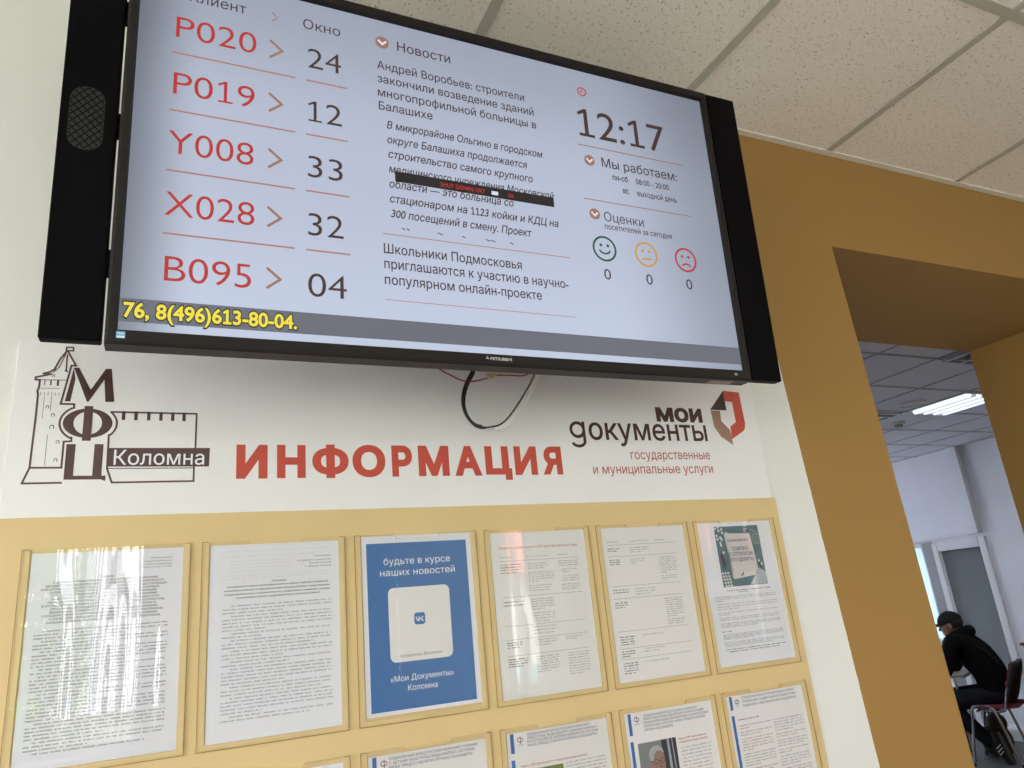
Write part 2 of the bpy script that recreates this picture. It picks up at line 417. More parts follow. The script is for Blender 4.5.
def put_text(bm, body, x0, x1, z, cap, y, bold=0.0, shear=0.0, fit_z=None, spacing=1.0):
    """lay body between x0 and x1 on baseline z with capital height cap; fit_z=(z0,z1) fits the ink box instead"""
    vs, fs = text_shape(body, bold, shear, spacing)
    ax = min(v[0] for v in vs); bx_ = max(v[0] for v in vs); kx = (x1-x0)/(bx_-ax)
    if fit_z:
        ay = min(v[1] for v in vs); by = max(v[1] for v in vs); kz = (fit_z[1]-fit_z[0])/(by-ay); z = fit_z[0] - ay*kz
    else: kz = cap / CAP
    nv = [bm.verts.new((x0 + (vx-ax)*kx, y, z + vy*kz)) for vx, vy in vs]
    for f in fs:
        try: ff = bm.faces.new([nv[i] for i in f])
        except ValueError: continue
        ff.normal_update()
        if ff.normal.y > 0: ff.normal_flip()
def ink(name, bm, m, parent): 
    me = bpy.data.meshes.new(name); bm.to_mesh(me); bm.free()
    return link(name, me, m, parent)
def text_part(name, m, parent, lines, y, cap, bold=0.0, shear=0.0):
    """lines: (body, x0, x1, z)"""
    bm = bmesh.new()
    for l in lines: put_text(bm, l[0], l[1], l[2], l[3], l[4] if len(l) > 4 else cap, y, bold, shear)
    return ink(name, bm, m, parent)
rng = random.Random(11)
def word_line(bm, x0, x1, z, xh, y, justify=True, weight=1.0):
    """one line of fine print: letter strokes in words, too small to read"""
    x = x0; adv = xh*0.98; st = xh*0.24*weight
    while x < x1 - adv:
        n = rng.randint(2, 11)
        n = max(1, min(n, int((x1-x)/adv)))
        for k in range(n):
            w = adv*0.74; t = rng.random()
            rect(bm, x, z, x+st, z+xh, y)
            if t < 0.75: rect(bm, x+w-st, z, x+w, z+xh, y)
            if t > 0.3: 
                zz = z + (xh-st if t < 0.65 else (0 if t < 0.85 else xh*0.45)); rect(bm, x+st, zz, x+w-st, zz+st, y)
            if t > 0.93: rect(bm, x, z-xh*0.4, x+st, z, y)
            x += adv
        x += adv*1.25
def fine_print(name, m, parent, blocks, y, xh, weight=1.0):
    """blocks: (x0, x1, z_first, z_last, n_lines, indent, last_fraction)"""
    bm = bmesh.new()
    for (x0, x1, za, zb, n, ind, last) in blocks:
        for i in range(n):
            z = za + (zb-za)*i/max(1, n-1)
            word_line(bm, x0 + (ind if i == 0 else 0), x0 + (x1-x0)*(last if i == n-1 else 1), z, xh, y, weight=weight)
    return ink(name, bm, m, parent)
def rrect(x0, z0, x1, z1, r, n=6):
    pts = []
    for cx, cz, a in ((x1-r, z1-r, 0), (x0+r, z1-r, pi/2), (x0+r, z0+r, pi), (x1-r, z0+r, 3*pi/2)):
        pts += [(cx+r*cos(a+pi/2*k/n), cz+r*sin(a+pi/2*k/n)) for k in range(n+1)]
    return pts

# ================================================================== THE SETTING
ZC, ZF = 2.825, 2.896            # ceilings of the near and the far room
OX0T, OX0B, OX1, OZ = 1.818, 1.897, 3.305, 2.499   # opening in the main wall
TH = 0.605
XL, XR, YB = -4.2, 7.92, -4.5
bm = bmesh.new()
prism(bm, [(XL, 0), (OX0B, 0), (OX0T, OZ), (OX0T, 3.1), (XL, 3.1)], 0.0006, TH)
prism(bm, [(OX0T, OZ), (OX1, OZ), (OX1, 3.1), (OX0T, 3.1)], 0.0006, TH)
prism(bm, [(OX1, 0), (XR, 0), (XR, 3.1), (OX1, 3.1)], 0.0006, TH)
struct('wall_front', bm, 'main_wall')
bm = bmesh.new(); xs = [XL]
for a, b in WINS: xs += [a, b]
xs.append(XR)
for i in range(0, len(xs), 2): box(bm, (xs[i], YB-0.3, 0), (xs[i+1], YB, 3.1))
for a, b in WINS:
    box(bm, (a, YB-0.3, 0), (b, YB, WZ0)); box(bm, (a, YB-0.3, WZ1), (b, YB, 3.1))
struct('wall_rear', bm, 'white_wall')
bm = bmesh.new(); LW0, LW1 = -4.0, -1.2
box(bm, (XL-0.2, YB-0.3, 0), (XL, LW0, 3.1)); box(bm, (XL-0.2, LW1, 0), (XL, TH, 3.1)); box(bm, (XL-0.2, LW0, 0), (XL, LW1, WZ0)); box(bm, (XL-0.2, LW0, WZ1), (XL, LW1, 3.1))
struct('wall_left', bm, 'white_wall')
bm = bmesh.new()
for p, q in (((LW0, WZ0), (LW0+.06, WZ1)), ((LW1-.06, WZ0), (LW1, WZ1)), ((LW0+.06, WZ1-.06), (LW1-.06, WZ1)), ((LW0+.06, WZ0), (LW1-.06, WZ0+.06)), ((-2.65, WZ0+.06), (-2.55, WZ1-.06))): box(bm, (XL-.14, p[0], p[1]), (XL-.08, q[0], q[1]), .005)
struct('window_6', bm, 'pvc')  # unseen side window added to let more daylight in
struct('wall_right', bx((XR, YB-0.3, 0), (XR+0.2, TH, 3.1)), 'white_wall')
struct('floor', bx((XL-0.2, YB-0.3, -0.1), (XR+0.2, TH*0.5, 0)), 'floor')
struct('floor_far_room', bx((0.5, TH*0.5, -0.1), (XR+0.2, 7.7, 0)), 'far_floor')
# near ceiling: fissured tiles along the wall, plain tiles beyond the first cross bar
struct('ceiling', bx((XL, -0.575, ZC), (XR, 0.0, ZC+0.05)), 'tile')
struct('ceiling_plain_tiles', bx((XL, YB, ZC), (XR, -0.575, ZC+0.05)), 'tile_plain')
P = 0.589
bm = bmesh.new()
k0 = -9
for k in range(-8, 11):
    x = 0.706 + P*k
    if XL < x < XR:
        box(bm, (x-0.012, -0.563, ZC-0.003), (x+0.012, -0.0, ZC+0.002)); box(bm, (x-0.012, YB, ZC-0.003), (x+0.012, -0.588, ZC+0.002))
for k in range(7):
    y = -0.5755 - P*k
    box(bm, (XL, y-0.0125, ZC-0.004), (XR, y+0.0125, ZC+0.002))
struct('trim_1', bm, 'tbar')
struct('trim_2', bx((XL, -0.019, ZC-0.005), (XR, 0.0, ZC+0.001)), 'trim')
# far room shell
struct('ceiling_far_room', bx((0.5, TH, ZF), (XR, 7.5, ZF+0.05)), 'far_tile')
bm = bmesh.new(); Q = 0.5445
for k in range(-7, 8):
    x = 4.560 + Q*k
    if 0.6 < x < XR: box(bm, (x-0.011, TH, ZF-0.003), (x+0.011, 7.5, ZF+0.001))
for k in range(-1, 12):
    y = 1.573 + 0.547*k
    if y > TH+0.05: box(bm, (0.5, y-0.011, ZF-0.003), (XR, y+0.011, ZF+0.001))
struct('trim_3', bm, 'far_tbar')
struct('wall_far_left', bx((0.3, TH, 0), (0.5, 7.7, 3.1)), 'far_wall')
bm = bmesh.new(); EX0, EX1, EZ0, EZ1 = 4.4, 7.3, .9, 2.6
box(bm, (0.3, 7.5, 0), (EX0, 7.7, 3.1)); box(bm, (EX1, 7.5, 0), (XR+0.2, 7.7, 3.1)); box(bm, (EX0, 7.5, 0), (EX1, 7.7, EZ0)); box(bm, (EX0, 7.5, EZ1), (EX1, 7.7, 3.1))
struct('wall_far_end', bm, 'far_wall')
bm = bmesh.new()
for p, q in (((EX0, EZ0), (EX0+.06, EZ1)), ((EX1-.06, EZ0), (EX1, EZ1)), ((EX0+.06, EZ1-.06), (EX1-.06, EZ1)), ((EX0+.06, EZ0), (EX1-.06, EZ0+.06)), ((5.8, EZ0+.06), (5.9, EZ1-.06))): box(bm, (p[0], 7.58, p[1]), (q[0], 7.64, q[1]), .005)
w7 = struct('window_7', bm, 'pvc')  # unseen window added to brighten the far room evenly
struct('window_roller_blind', bx((EX0, 7.55, EZ0), (EX1, 7.5515, EZ1)), 'scatter_roller', w7)  # unseen cloth added to scatter the sun coming through this window
DZ = 1.928                                                             # underside of the lintel over the glazing
bm = bmesh.new()
box(bm, (XR, TH, 0), (XR+0.2, 3.775, 3.1)); box(bm, (XR, 3.775, DZ), (XR+0.2, 7.5, 3.1)); box(bm, (XR, 5.4, 0), (XR+0.2, 7.5, DZ))
box(bm, (XR, 4.52, 0), (XR+0.2, 5.4, 0.85))
struct('wall_far', bm, 'far_wall')
bm = bmesh.new(); box(bm, (XR-0.075, 3.80, 1.965), (XR, 3.915, ZF)); struct('pillar_far', bm, 'far_wall')
struct('trim_4', bx((XR-0.03, 3.93, 1.957), (XR, 7.0, 1.990), 0.004), 'pvc')

# ---- glazed door in the far wall
bm = bmesh.new()
for a, b in (((3.78, 0.0), (3.855, 1.93)), ((4.335, 0.0), (4.40, 1.93)), ((3.855, 1.83), (4.335, 1.93)), ((3.855, 0.0), (4.335, 0.09)), ((3.855, 0.54), (4.335, 0.61))):
    box(bm, (XR-0.03, a[0], a[1]), (XR+0.04, b[0], b[1]), 0.006)
d1 = struct('door_1', bm, 'pvc')
bm = bmesh.new(); box(bm, (XR+0.0, 3.855, 0.09), (XR+0.02, 4.335, 0.54)); struct('door_panel', bm, 'pvc', d1)
struct('door_gasket', bx((XR-0.012, 3.855, 0.61), (XR+0.0, 3.863, 1.83)), 'dark_slot', d1)
bm = bmesh.new()
z = 0.615
while z < 1.825:
    prism(bm, [(XR+0.020, z), (XR+0.0212, z), (XR+0.0272, z+0.0235), (XR+0.026, z+0.0235)], 3.848, 4.342, 'y2'); z += 0.0205
struct('door_blind', bm, 'blind', d1)
struct('door_pane', bx((XR+0.004, 3.855, 0.61), (XR+0.008, 4.335, 1.83)), 'glass', d1)
struct('trim_5', bx((XR-0.02, 4.40, 0.0), (XR+0.06, 4.522, 1.94), 0.004), 'grey_pvc')
# ---- far window beside the door
bm = bmesh.new()
for a, b in (((4.52, 0.85), (4.545, 1.94)), ((5.36, 0.85), (5.42, 1.94)), ((4.545, 1.90), (5.36, 1.95)), ((4.545, 0.85), (5.36, 0.91))):
    box(bm, (XR-0.01, a[0], a[1]), (XR+0.06, b[0], b[1]), 0.005)
w1 = struct('window_1', bm, 'pvc')
struct('window_pane', bx((XR+0.02, 4.545, 0.91), (XR+0.024, 5.36, 1.90)), 'glass', w1)
struct('window_roller_blind', bx((XR+0.03, 4.545, 0.91), (XR+0.0315, 5.36, 1.90)), 'roller', w1)
# ---- rear windows with their frames, sills
for i, (a, b) in enumerate(WINS):
    bm = bmesh.new(); y0, y1 = YB-0.20, YB-0.14
    for p, q in (((a, WZ0), (a+0.06, WZ1)), ((b-0.06, WZ0), (b, WZ1)), ((a+0.06, WZ1-0.06), (b-0.06, WZ1)), ((a+0.06, WZ0), (b-0.06, WZ0+0.06))):
        box(bm, (p[0], y0, p[1]), (q[0], y1, q[1]), 0.005)
    if b-a > 1.3: box(bm, ((a+b)/2-0.045, y0, WZ0+0.06), ((a+b)/2+0.045, y1, WZ1-0.06), 0.005)
    w = struct('window_%d' % (i+2), bm, 'pvc')
    struct('window_sill', bx((a-0.05, YB-0.14, WZ0-0.03), (b+0.05, YB+0.12, WZ0), 0.006), 'pvc', w)
# vertical blinds hung inside the rear windows: turned open, part drawn
def vertical_blind(a, b, ang, spans, label):
    t = thing('vertical_blind', label, 'blind', ((a+b)/2, YB+0.06, WZ1+0.06), group=None)
    obj('head_rail', bx((a-(a+b)/2-0.05, -0.02, -0.02), (b-(a+b)/2+0.05, 0.02, 0.02), 0.004), 'pvc', t)
    bm = bmesh.new()
    for s0, s1, pitch in spans:
        x = s0
        while x < s1:
            c, s = cos(ang)*0.0445, sin(ang)*0.0445; xx = x-(a+b)/2; th = 0.0008
            prism(bm, [(xx-c, -s), (xx-c+th, -s-th), (xx+c+th, s-th), (xx+c, s)], -1.56, -0.02, 'z')
            x += pitch
    o = obj('slats', bm, 'vblind', t); o['kind'] = 'stuff'
vertical_blind(-3.7, -2.1, radians(35), [(-3.65, -2.1, 0.085)], 'pale vertical slat blind on the window nearest the left wall')
vertical_blind(-1.0, 0.06, radians(62), [(-0.98, 0.06, 0.088)], 'pale vertical slat blind turned open on the narrow window')
vertical_blind(1.75, 3.35, radians(24), [(1.80, 2.70, 0.085), (2.87, 3.34, 0.085)], 'pale vertical slat blind with a gap on the middle window')
vertical_blind(4.75, 6.5, radians(20), [(4.80, 5.28, 0.085), (5.36, 6.5, 0.085)], 'pale vertical slat blind on the window nearest the right wall')

# ================================================================== OUTSIDE, behind the rear windows (seen in reflections)
o = obj('ground', bx((-30, -40, -0.9), (35, YB-0.3, -0.8)), 'lawn'); o['kind'] = 'structure'
o = obj('ground', bx((-10, 7.7, -0.9), (35, 40, -0.8)), 'lawn'); o['kind'] = 'structure'
def tree(x, y, h, r, label):
    t = thing('tree', label, 'tree', (x, y, -0.8), group='trees outside the windows')
    bm = bmesh.new(); tube(bm, [(0, 0, 0), (0.05, 0, h*0.3), (0, 0.05, h*0.6)], [0.16, 0.12, 0.06], 8); obj('trunk', bm, 'bark', t)
    bm = bmesh.new()
    for k in range(1500):
        while True:
            p = Vector((rng.uniform(-1, 1), rng.uniform(-1, 1), rng.uniform(-1, 1)))
            if 0.25 < p.length < 1: break
        p = Vector((p.x*r, p.y*r, h*0.58 + p.z*h*0.42)); s = rng.uniform(0.10, 0.2)
        n = Vector((rng.gauss(0, 1), rng.gauss(0, 1), rng.gauss(0, 1))).normalized(); u = n.orthogonal().normalized()*s; v = n.cross(u)*0.6
        bm.faces.new([bm.verts.new(p+q) for q in (u, v, -u, -v)])
    me = bpy.data.meshes.new('foliage'); bm.to_mesh(me); bm.free(); link('foliage', me, 'leaf', t)
tree(-1.9, -11, 4.4, 1.1, 'broad leafy tree beyond the narrow window')
tree(1.6, -14.5, 4.2, 1.3, 'slim leafy tree beyond the narrow window')
tree(-6.5, -13, 5.5, 2.0, 'tall leafy tree beyond the leftmost window')
tree(8.4, -10.2, 2.4, 0.9, 'low rounded tree in front of the red roofed house')
tree(17.5, -12, 5.0, 1.8, 'leafy tree beyond the rightmost window')
t = thing('house', 'pale house with a red roof beyond the middle window', 'house', (10.5, -17, -0.8))
obj('wall', bx((-4, -2.5, 0), (4, 2.5, 3.3)), 'stucco', t)
bm = bmesh.new(); prism(bm, [(-3.0, 3.3), (3.0, 3.3), (0, 5.4)], -4.4, 4.4, 'x'); obj('roof', bm, 'red_roof', t)
for k in range(3): obj('window', bx((-3+2.2*k, 2.5, 1.1), (-1.9+2.2*k, 2.54, 2.4), 0.01), 'dim_glass', t)
t = thing('fence', 'teal board fence in front of the pale house', 'fence', (7, -12.5, -0.8))
bm = bmesh.new()
for k in range(40): box(bm, (-6+0.3*k, -0.02, 0), (-5.74+0.3*k, 0.02, 1.5), 0.01)
obj('boards', bm, 'teal', t)
bm = bmesh.new(); box(bm, (-6, -0.06, 0.4), (6, -0.02, 0.48)); box(bm, (-6, -0.06, 1.1), (6, -0.02, 1.18)); obj('rail', bm, 'teal', t)

# ================================================================== INFORMATION DISPLAY (wall mounted, with side speakers)
SW, SH, TILT = 1.0994, 0.6184, 0.0483
TVX, TVB = 0.0406 + SW/2, 0.6425                       # centre x of the screen, bottom of the bezel below the screen top
o_top = Vector((0, -0.2871, 2.6127)); dn = Vector((0, sin(TILT), -cos(TILT)))
base = o_top + dn*TVB
TV = thing('information_display', 'large black wall-mounted flat screen showing queue numbers above the notice board', 'display', (TVX, base.y, base.z), (TILT, 0, 0))
def U(u): return u - SW/2
def V(v): return TVB - v
# screen plane is local y=0; the bezel lip stands proud of it towards the viewer
bm = bmesh.new(); L, R_, T_, B_ = U(-0.0155), U(1.1145), V(-0.0205), V(TVB)
F = -0.009
def bez(poly, y0, y1): prism(bm, poly, y0, y1)
# sloped lip: outer ring at F, inner ring at 0
outer = [(L, B_), (R_, B_), (R_, T_), (L, T_)]
mid = [(L+0.004, B_+0.0035), (R_-0.004, B_+0.0035), (R_-0.004, T_-0.004), (L+0.004, T_-0.004)]
mid2 = [(U(-.0035), V(SH+.0035)), (U(SW+.0035), V(SH+.0035)), (U(SW+.0035), V(-.0035)), (U(-.0035), V(-.0035))]
inner = [(U(0), V(SH)), (U(SW), V(SH)), (U(SW), V(0)), (U(0), V(0))]
back = [(a, b) for a, b in outer]
def loop(pts, y): return [bm.verts.new((a, y, b)) for a, b in pts]
lo_b, lo_f, lo_m, lo_m2, lo_i = loop(outer, 0.026), loop(outer, F+0.003), loop(mid, F), loop(mid2, F+.0005), loop(inner, 0.002)
for A, Bq in ((lo_b, lo_f), (lo_f, lo_m), (lo_m, lo_m2), (lo_m2, lo_i)):
    for k in range(4): bm.faces.new((A[k], A[(k+1) % 4], Bq[(k+1) % 4], Bq[k]))
bm.faces.new(lo_b)
obj('bezel', bm, 'bezel', TV)
bm = bmesh.new(); box(bm, (U(0.06), 0.0255, V(0.57)), (U(1.04), 0.105, V(0.04)), 0.02); obj('back_case', bm, 'black_plastic', TV)
br = obj('mounting_bracket', bx((U(0.35), 0.105, V(0.45)), (U(0.75), 0.125, V(0.15)), 0.003), 'steel', TV)
for u in (0.42, 0.66):
    obj('bracket_arm', bx((U(u), 0.12, V(0.36)), (U(u+0.03), 0.270, V(0.33)), 0.003), 'steel', br); obj('bracket_arm', bx((U(u), 0.12, V(0.22)), (U(u+0.03), 0.276, V(0.19)), 0.003), 'steel', br)
# speakers
def speaker(u0, u1, grille_u):
    bm = bmesh.new(); box(bm, (U(u0), -0.004, V(0.6385)), (U(u1), 0.018, V(-0.0225)), 0.0025)
    sp = obj('side_speaker', bm, 'black_plastic', TV)
    if grille_u:
        gu, gv, a, b = grille_u
        bm = bmesh.new(); face(bm, rrect(U(gu)-a, V(gv)-b, U(gu)+a, V(gv)+b, a*0.95), -0.0046); ink('speaker_grille', bm, 'grille', sp)
        bm = bmesh.new()
        for k in range(-9, 10):
            for s in (1, -1):
                pts = []
                for j in range(-40, 41):
                    x = j/40*a; z = s*x*1.1 + k*0.0125
                    if abs(x) <= a*0.97 and abs(z) <= b*0.97:
                        dx = abs(x); dz = max(0, abs(z)-(b-a)); 
                        if dx*dx + dz*dz < a*a*0.93: pts.append((U(gu)+x, V(gv)+z))
                if len(pts) > 2: stroke(bm, [pts[0], pts[-1]], 0.0016, -0.0049)
        ink('grille_mesh_pattern', bm, 'black_plastic', sp)
speaker(-0.0925, -0.0195, (-0.0585, 0.302, 0.0225, 0.052))
speaker(1.1185, 1.197, None)
for u in (-0.0195, 1.1145):
    for v in (0.1, 0.30, 0.52): obj('speaker_joint', bx((U(u), 0.004, V(v)-0.02), (U(u)+0.004, 0.012, V(v)+0.02)), 'black_plastic', TV)
# lit screen
def paint_screen_falloff(m):  # viewing-angle and backlight falloff painted into the emission strength
    nt = m.node_tree; b = nt.nodes['Principled BSDF']; tc = nt.nodes.new('ShaderNodeTexCoord'); sx = nt.nodes.new('ShaderNodeSeparateXYZ')
    nt.links.new(tc.outputs['Object'], sx.inputs[0])
    def ramp(out, a, b_, va, vb):
        r = nt.nodes.new('ShaderNodeMapRange'); r.interpolation_type = 'SMOOTHSTEP'
        for k, v in (('From Min', a), ('From Max', b_), ('To Min', va), ('To Max', vb)): r.inputs[k].default_value = v
        nt.links.new(out, r.inputs['Value']); return r.outputs[0]
    cur = None
    for o_ in (ramp(sx.outputs['X'], U(-.02), U(.10), .35, 1), ramp(sx.outputs['X'], U(SW+.01), U(SW-.30), .58, 1), ramp(sx.outputs['Z'], V(-.02), V(.30), .70, 1), ramp(sx.outputs['Z'], V(.30), V(.60), 1, 1.14)):
        if cur is None: cur = o_; continue
        mu = nt.nodes.new('ShaderNodeMath'); mu.operation = 'MULTIPLY'; nt.links.new(cur, mu.inputs[0]); nt.links.new(o_, mu.inputs[1]); cur = mu.outputs[0]
    nt.links.new(cur, b.inputs['Emission Strength'])
paint_screen_falloff(M['px_bg'])
SC = obj('screen', bx((U(0)-0.004, 0.0, V(SH)-0.004), (U(SW)+0.004, 0.008, V(0)+0.004)), 'px_bg', TV)
Y1, Y2, Y3 = -0.0004, -0.0007, -0.0010
def st(name, m, lines, cap, bold=0.0, shear=0.0, y=Y2):
    return text_part(name, m, SC, [(b, U(a), U(c), V(d), *r) for (b, a, c, d, *r) in lines], y, cap, bold, shear)
def band(name, m, u0, v0, u1, v1, y=Y1):
    bm = bmesh.new(); rect(bm, U(u0), V(v1), U(u1), V(v0), y); return ink(name, bm, m, SC)
st('column_heading', 'px_brown', [('Клиент', .070, .155, .0545)], .0195)
st('column_heading', 'px_brown', [('Окно', .247, .310, .0545)], .0195)
def arrow(u0, u1, v0, vm, v1, w, m='px_tan'):
    bm = bmesh.new(); stroke(bm, [(U(u0), V(v0)), (U(u1), V(vm)), (U(u0), V(v1))], w, Y2); ink('arrow_mark', bm, m, SC)
arrow(.1965, .2045, .0385, .047, .0555, .0016)
for k, (a, b) in enumerate((('P020', '24'), ('P019', '12'), ('Y008', '33'), ('X028', '32'), ('B095', '04'))):
    v = .128 + .1033*k
    qa, qb = ((.052, .172), (.052, .171), (.0490, .171), (.0490, .174), (.053, .171))[k]
    st('queue_number', 'px_red', [(a, qa, qb, v)], .0415, bold=-.007)
    st('window_number', 'px_brown', [(b, .2545, .3105 if b != '04' else .314, v+.0035)], .0415, bold=-.007)
    arrow(.1945, .2130, .0955+.1026*k, .1112+.1027*k, .1268+.1025*k, .0042)
    if k < 4:
        vl = .157 + .1033*k
        band('divider_line', 'px_rose', .048, vl-.0014, .2345, vl+.0014); band('divider_line', 'px_rose', .2515, vl-.0014, .3205, vl+.0014)
def chevron_icon(u, v, r):
    bm = bmesh.new(); face(bm, ellipse(U(u), V(v), r, r, 32), Y1); ic = ink('chevron_icon', bm, 'px_tan', SC)
    bm = bmesh.new(); stroke(bm, [(U(u)-r*.5, V(v)+r*.2), (U(u), V(v)-r*.3), (U(u)+r*.5, V(v)+r*.2)], r*.32, Y2); ink('chevron_mark', bm, 'px_white', SC)
chevron_icon(.3846, .0455, .0125); chevron_icon(.7955, .2046, .0118); chevron_icon(.7935, .3214, .0118)
st('news_heading', 'px_brown', [('Новости', .412, .5135, .0555)], .0195, bold=.006)
st('news_text', 'px_brown', [('Андрей Воробьев: строители', .374, .662, .102), ('закончили возведение зданий', .374, .680, .130),
    ('многопрофильной больницы в', .374, .683, .158), ('Балашихе', .375, .473, .185)], .0165, bold=.008)
st('news_italic_text', 'px_brown', [('В микрорайоне Ольгино в городском', .388, .691, .220), ('округе Балашиха продолжается', .388, .656, .249),
    ('строительство самого крупного', .389, .665, .277), ('медицинского учреждения Московской', .389, .707, .3055),
    ('области — это больница со', .389, .621, .334), ('стационаром на 1123 койки и КДЦ на', .389, .711, .362),
    ('300 посещений в смену. Проект', .390, .653, .3895)], .0150, bold=.012, shear=.22)
for u, w in ((.409, .004), (.417, .004), (.472, .008), (.517, .004), (.561, .007), (.571, .007), (.608, .006)):      # tops of a cut-off news line
    bm = bmesh.new(); stroke(bm, [(U(u), V(.4075)), (U(u+w), V(.4095))], .0018, Y2); ink('cut_off_letter', bm, 'px_brown', SC)
band('divider_line', 'px_rose', .375, .4207, .729, .4223); band('divider_line', 'px_rose', .376, .5378, .728, .5390)
st('news_text', 'px_brown', [('Школьники Подмосковья', .376, .627, .4565), ('приглашаются к участию в научно-', .376, .719, .4835),
    ('популярном онлайн-проекте', .376, .662, .5115)], .0172, bold=.008)
band('shutdown_message_bar', 'px_black', .3995, .3015, .7055, .3215, -.0009)
st('shutdown_message', 'px_led', [('SHUT DOWN OK?', .481, .564, .3165)], .0085, bold=.004, y=-.0012)
st('shutdown_message', 'px_led', [('OK', .611, .623, .3165)], .0085, y=-.0012)
band('message_cursor', 'px_white', .578, .309, .591, .3165, -.0012)
bm = bmesh.new(); ring(bm, U(.7952), V(.0483), .0105, .0105, .0028, Y2)
stroke(bm, [(U(.7952), V(.0425)), (U(.7952), V(.0495)), (U(.7905), V(.0495))], .0022, Y2); ink('clock_icon', bm, 'px_red', SC)
st('clock_time', 'px_brown', [('12:17', .7775, .9880, .1515)], .0665)
band('divider_line', 'px_tan', .773, .1715, 1.029, .1738); band('divider_line', 'px_tan', .773, .2900, 1.028, .2920)
st('hours_heading', 'px_brown', [('Мы работаем:', .823, 1.006, .2135)], .0205, bold=.006)
st('hours_day', 'px_brown', [('пн-сб', .845, .881, .2385), ('вс', .866, .880, .2645)], .0125, bold=.02)
st('hours_text', 'px_brown', [('08:00 - 20:00', .900, .981, .2385), ('выходной день', .900, .997, .2650)], .0125, bold=.010)
st('rating_heading', 'px_brown', [('Оценки', .814, .906, .3330)], .0200)
st('rating_text', 'px_brown', [('посетителей за сегодня', .813, .971, .3500)], .0118, bold=.010)
for u, m, kind in ((.8068, 'px_green', 1), (.9021, 'px_amber', 0), (.9977, 'px_red', -1)):
    v = .3928; r = .0265
    bm = bmesh.new(); ring(bm, U(u), V(v), r, r, .0042, Y2)
    for s in (-1, 1): face(bm, ellipse(U(u)+s*.0078, V(v)+.0070, .0031, .0033, 14), Y2)
    if kind == 1: ring(bm, U(u), V(v)+.002, .0150, .0140, .0036, Y2, 16, radians(205), radians(335))
    elif kind == 0: stroke(bm, [(U(u)-.009, V(v)-.0095), (U(u)+.009, V(v)-.0095)], .0036, Y2)
    else: ring(bm, U(u), V(v)-.0195, .0135, .0125, .0036, Y2, 16, radians(30), radians(150))
    ink('rating_face', bm, m, SC)
    st('rating_count', 'px_brown', [('0', u-.0075, u+.0075, .4560)], .0225)
band('ticker_band', 'px_band', -.001, .5720, SW+.001, .6070)
st('ticker_shadow', 'px_black', [('76, 8(496)613-80-04.', .0030, .2395, .6005)], .0238, bold=.070, y=Y2)
st('ticker_text', 'px_yellow', [('76, 8(496)613-80-04.', .0045, .2380, .5998)], .0222, bold=.028, y=Y3)
# bezel marks
bm = bmesh.new(); cx, cz, r = U(.5445), V(.6295), .0034
for a in (90, 210, 330):
    dx, dz = cos(radians(a)), sin(radians(a)); px, pz = -dz, dx
    c0 = (cx, cz); c1 = (cx+dx*r*.5+px*r*.29, cz+dz*r*.5+pz*r*.29); c2 = (cx+dx*r, cz+dz*r); c3 = (cx+dx*r*.5-px*r*.29, cz+dz*r*.5-pz*r*.29)
    face(bm, [c0, c1, c2, c3], F-.0003)
put_text(bm, 'MITSUBISHI', U(.5500), U(.5890), V(.6325), .0052, F-.0003, bold=.02)
ink('maker_mark', bm, 'silver_print', TV)
bm = bmesh.new(); rect(bm, U(-.0015), V(.6345), U(.0095), V(.6245), F-.0003); ek = ink('energy_sticker', bm, mat('sticker_blue', (0.16, 0.42, 0.68)), TV)
bm = bmesh.new(); rect(bm, U(-.0007), V(.6335), U(.0087), V(.6310), F-.0005); rect(bm, U(.0001), V(.6280), U(.0079), V(.6267), F-.0005); ink('sticker_print', bm, 'poster_white', ek)
bm = bmesh.new(); rect(bm, U(1.070), V(.6330), U(1.0775), V(.6285), F-.0003); ink('status_window', bm, 'steel', TV)
bm = bmesh.new(); box(bm, (U(1.02), .002, V(TVB)-.0008), (U(1.075), .022, V(TVB))); ink('underside_label', bm, mat('brownish_label', (.25, .22, .20)), TV)

# cables hanging under the display
YC = -0.030
t = thing('power_cable', 'thick black cable looping down below the screen in front of the white board', 'cable', (.66, YC, 1.93))
def rel(p, t): return tuple(Vector(p) - t.location)
pts = spline([(x, YC, z) for x, z in ((.670, 2.075), (.6586, 2.043), (.6459, 2.0214), (.6361, 1.9966), (.6336, 1.9724), (.6393, 1.9517), (.6527, 1.9357), (.6677, 1.9301), (.6867, 1.9319), (.7095, 1.9384), (.7342, 1.9603), (.7645, 1.9985), (.7928, 2.0411), (.805, 2.075))])
bm = bmesh.new(); tube(bm, [rel(p + Vector((0, 0.004, 0)), t) for p in pts], [.0032 if k < 56 else max(.0016, .0032-.0003*(k-56)) for k in range(len(pts))], 10); obj('cable_core', bm, 'cable_black', t)
bm = bmesh.new(); tube(bm, [rel(p + Vector((-.0045, -0.001, .0015)), t) for p in pts[:58]], 0.0028, 10); obj('second_core', bm, 'cable_black', t)
t = thing('white_cable', 'white cable running beside the black cable loop up to the screen', 'cable', (.74, YC, 1.93))
pts = spline([(x, YC-.008, z) for x, z in ((.6863, 1.9281), (.7057, 1.9323), (.730, 1.951), (.7638, 1.9923), (.7906, 2.0371), (.806, 2.075))])
bm = bmesh.new(); tube(bm, [rel(p + Vector((.0036, 0, -.0022)), t) for p in pts], [min(.0042, .0020+.0003*k) for k in range(len(pts))], 10); obj('cable_sheath', bm, 'cable_white', t)
t = thing('red_wire', 'thin dark red wire with a yellowed connector under the screen', 'wire', (.68, -.05, 2.02))
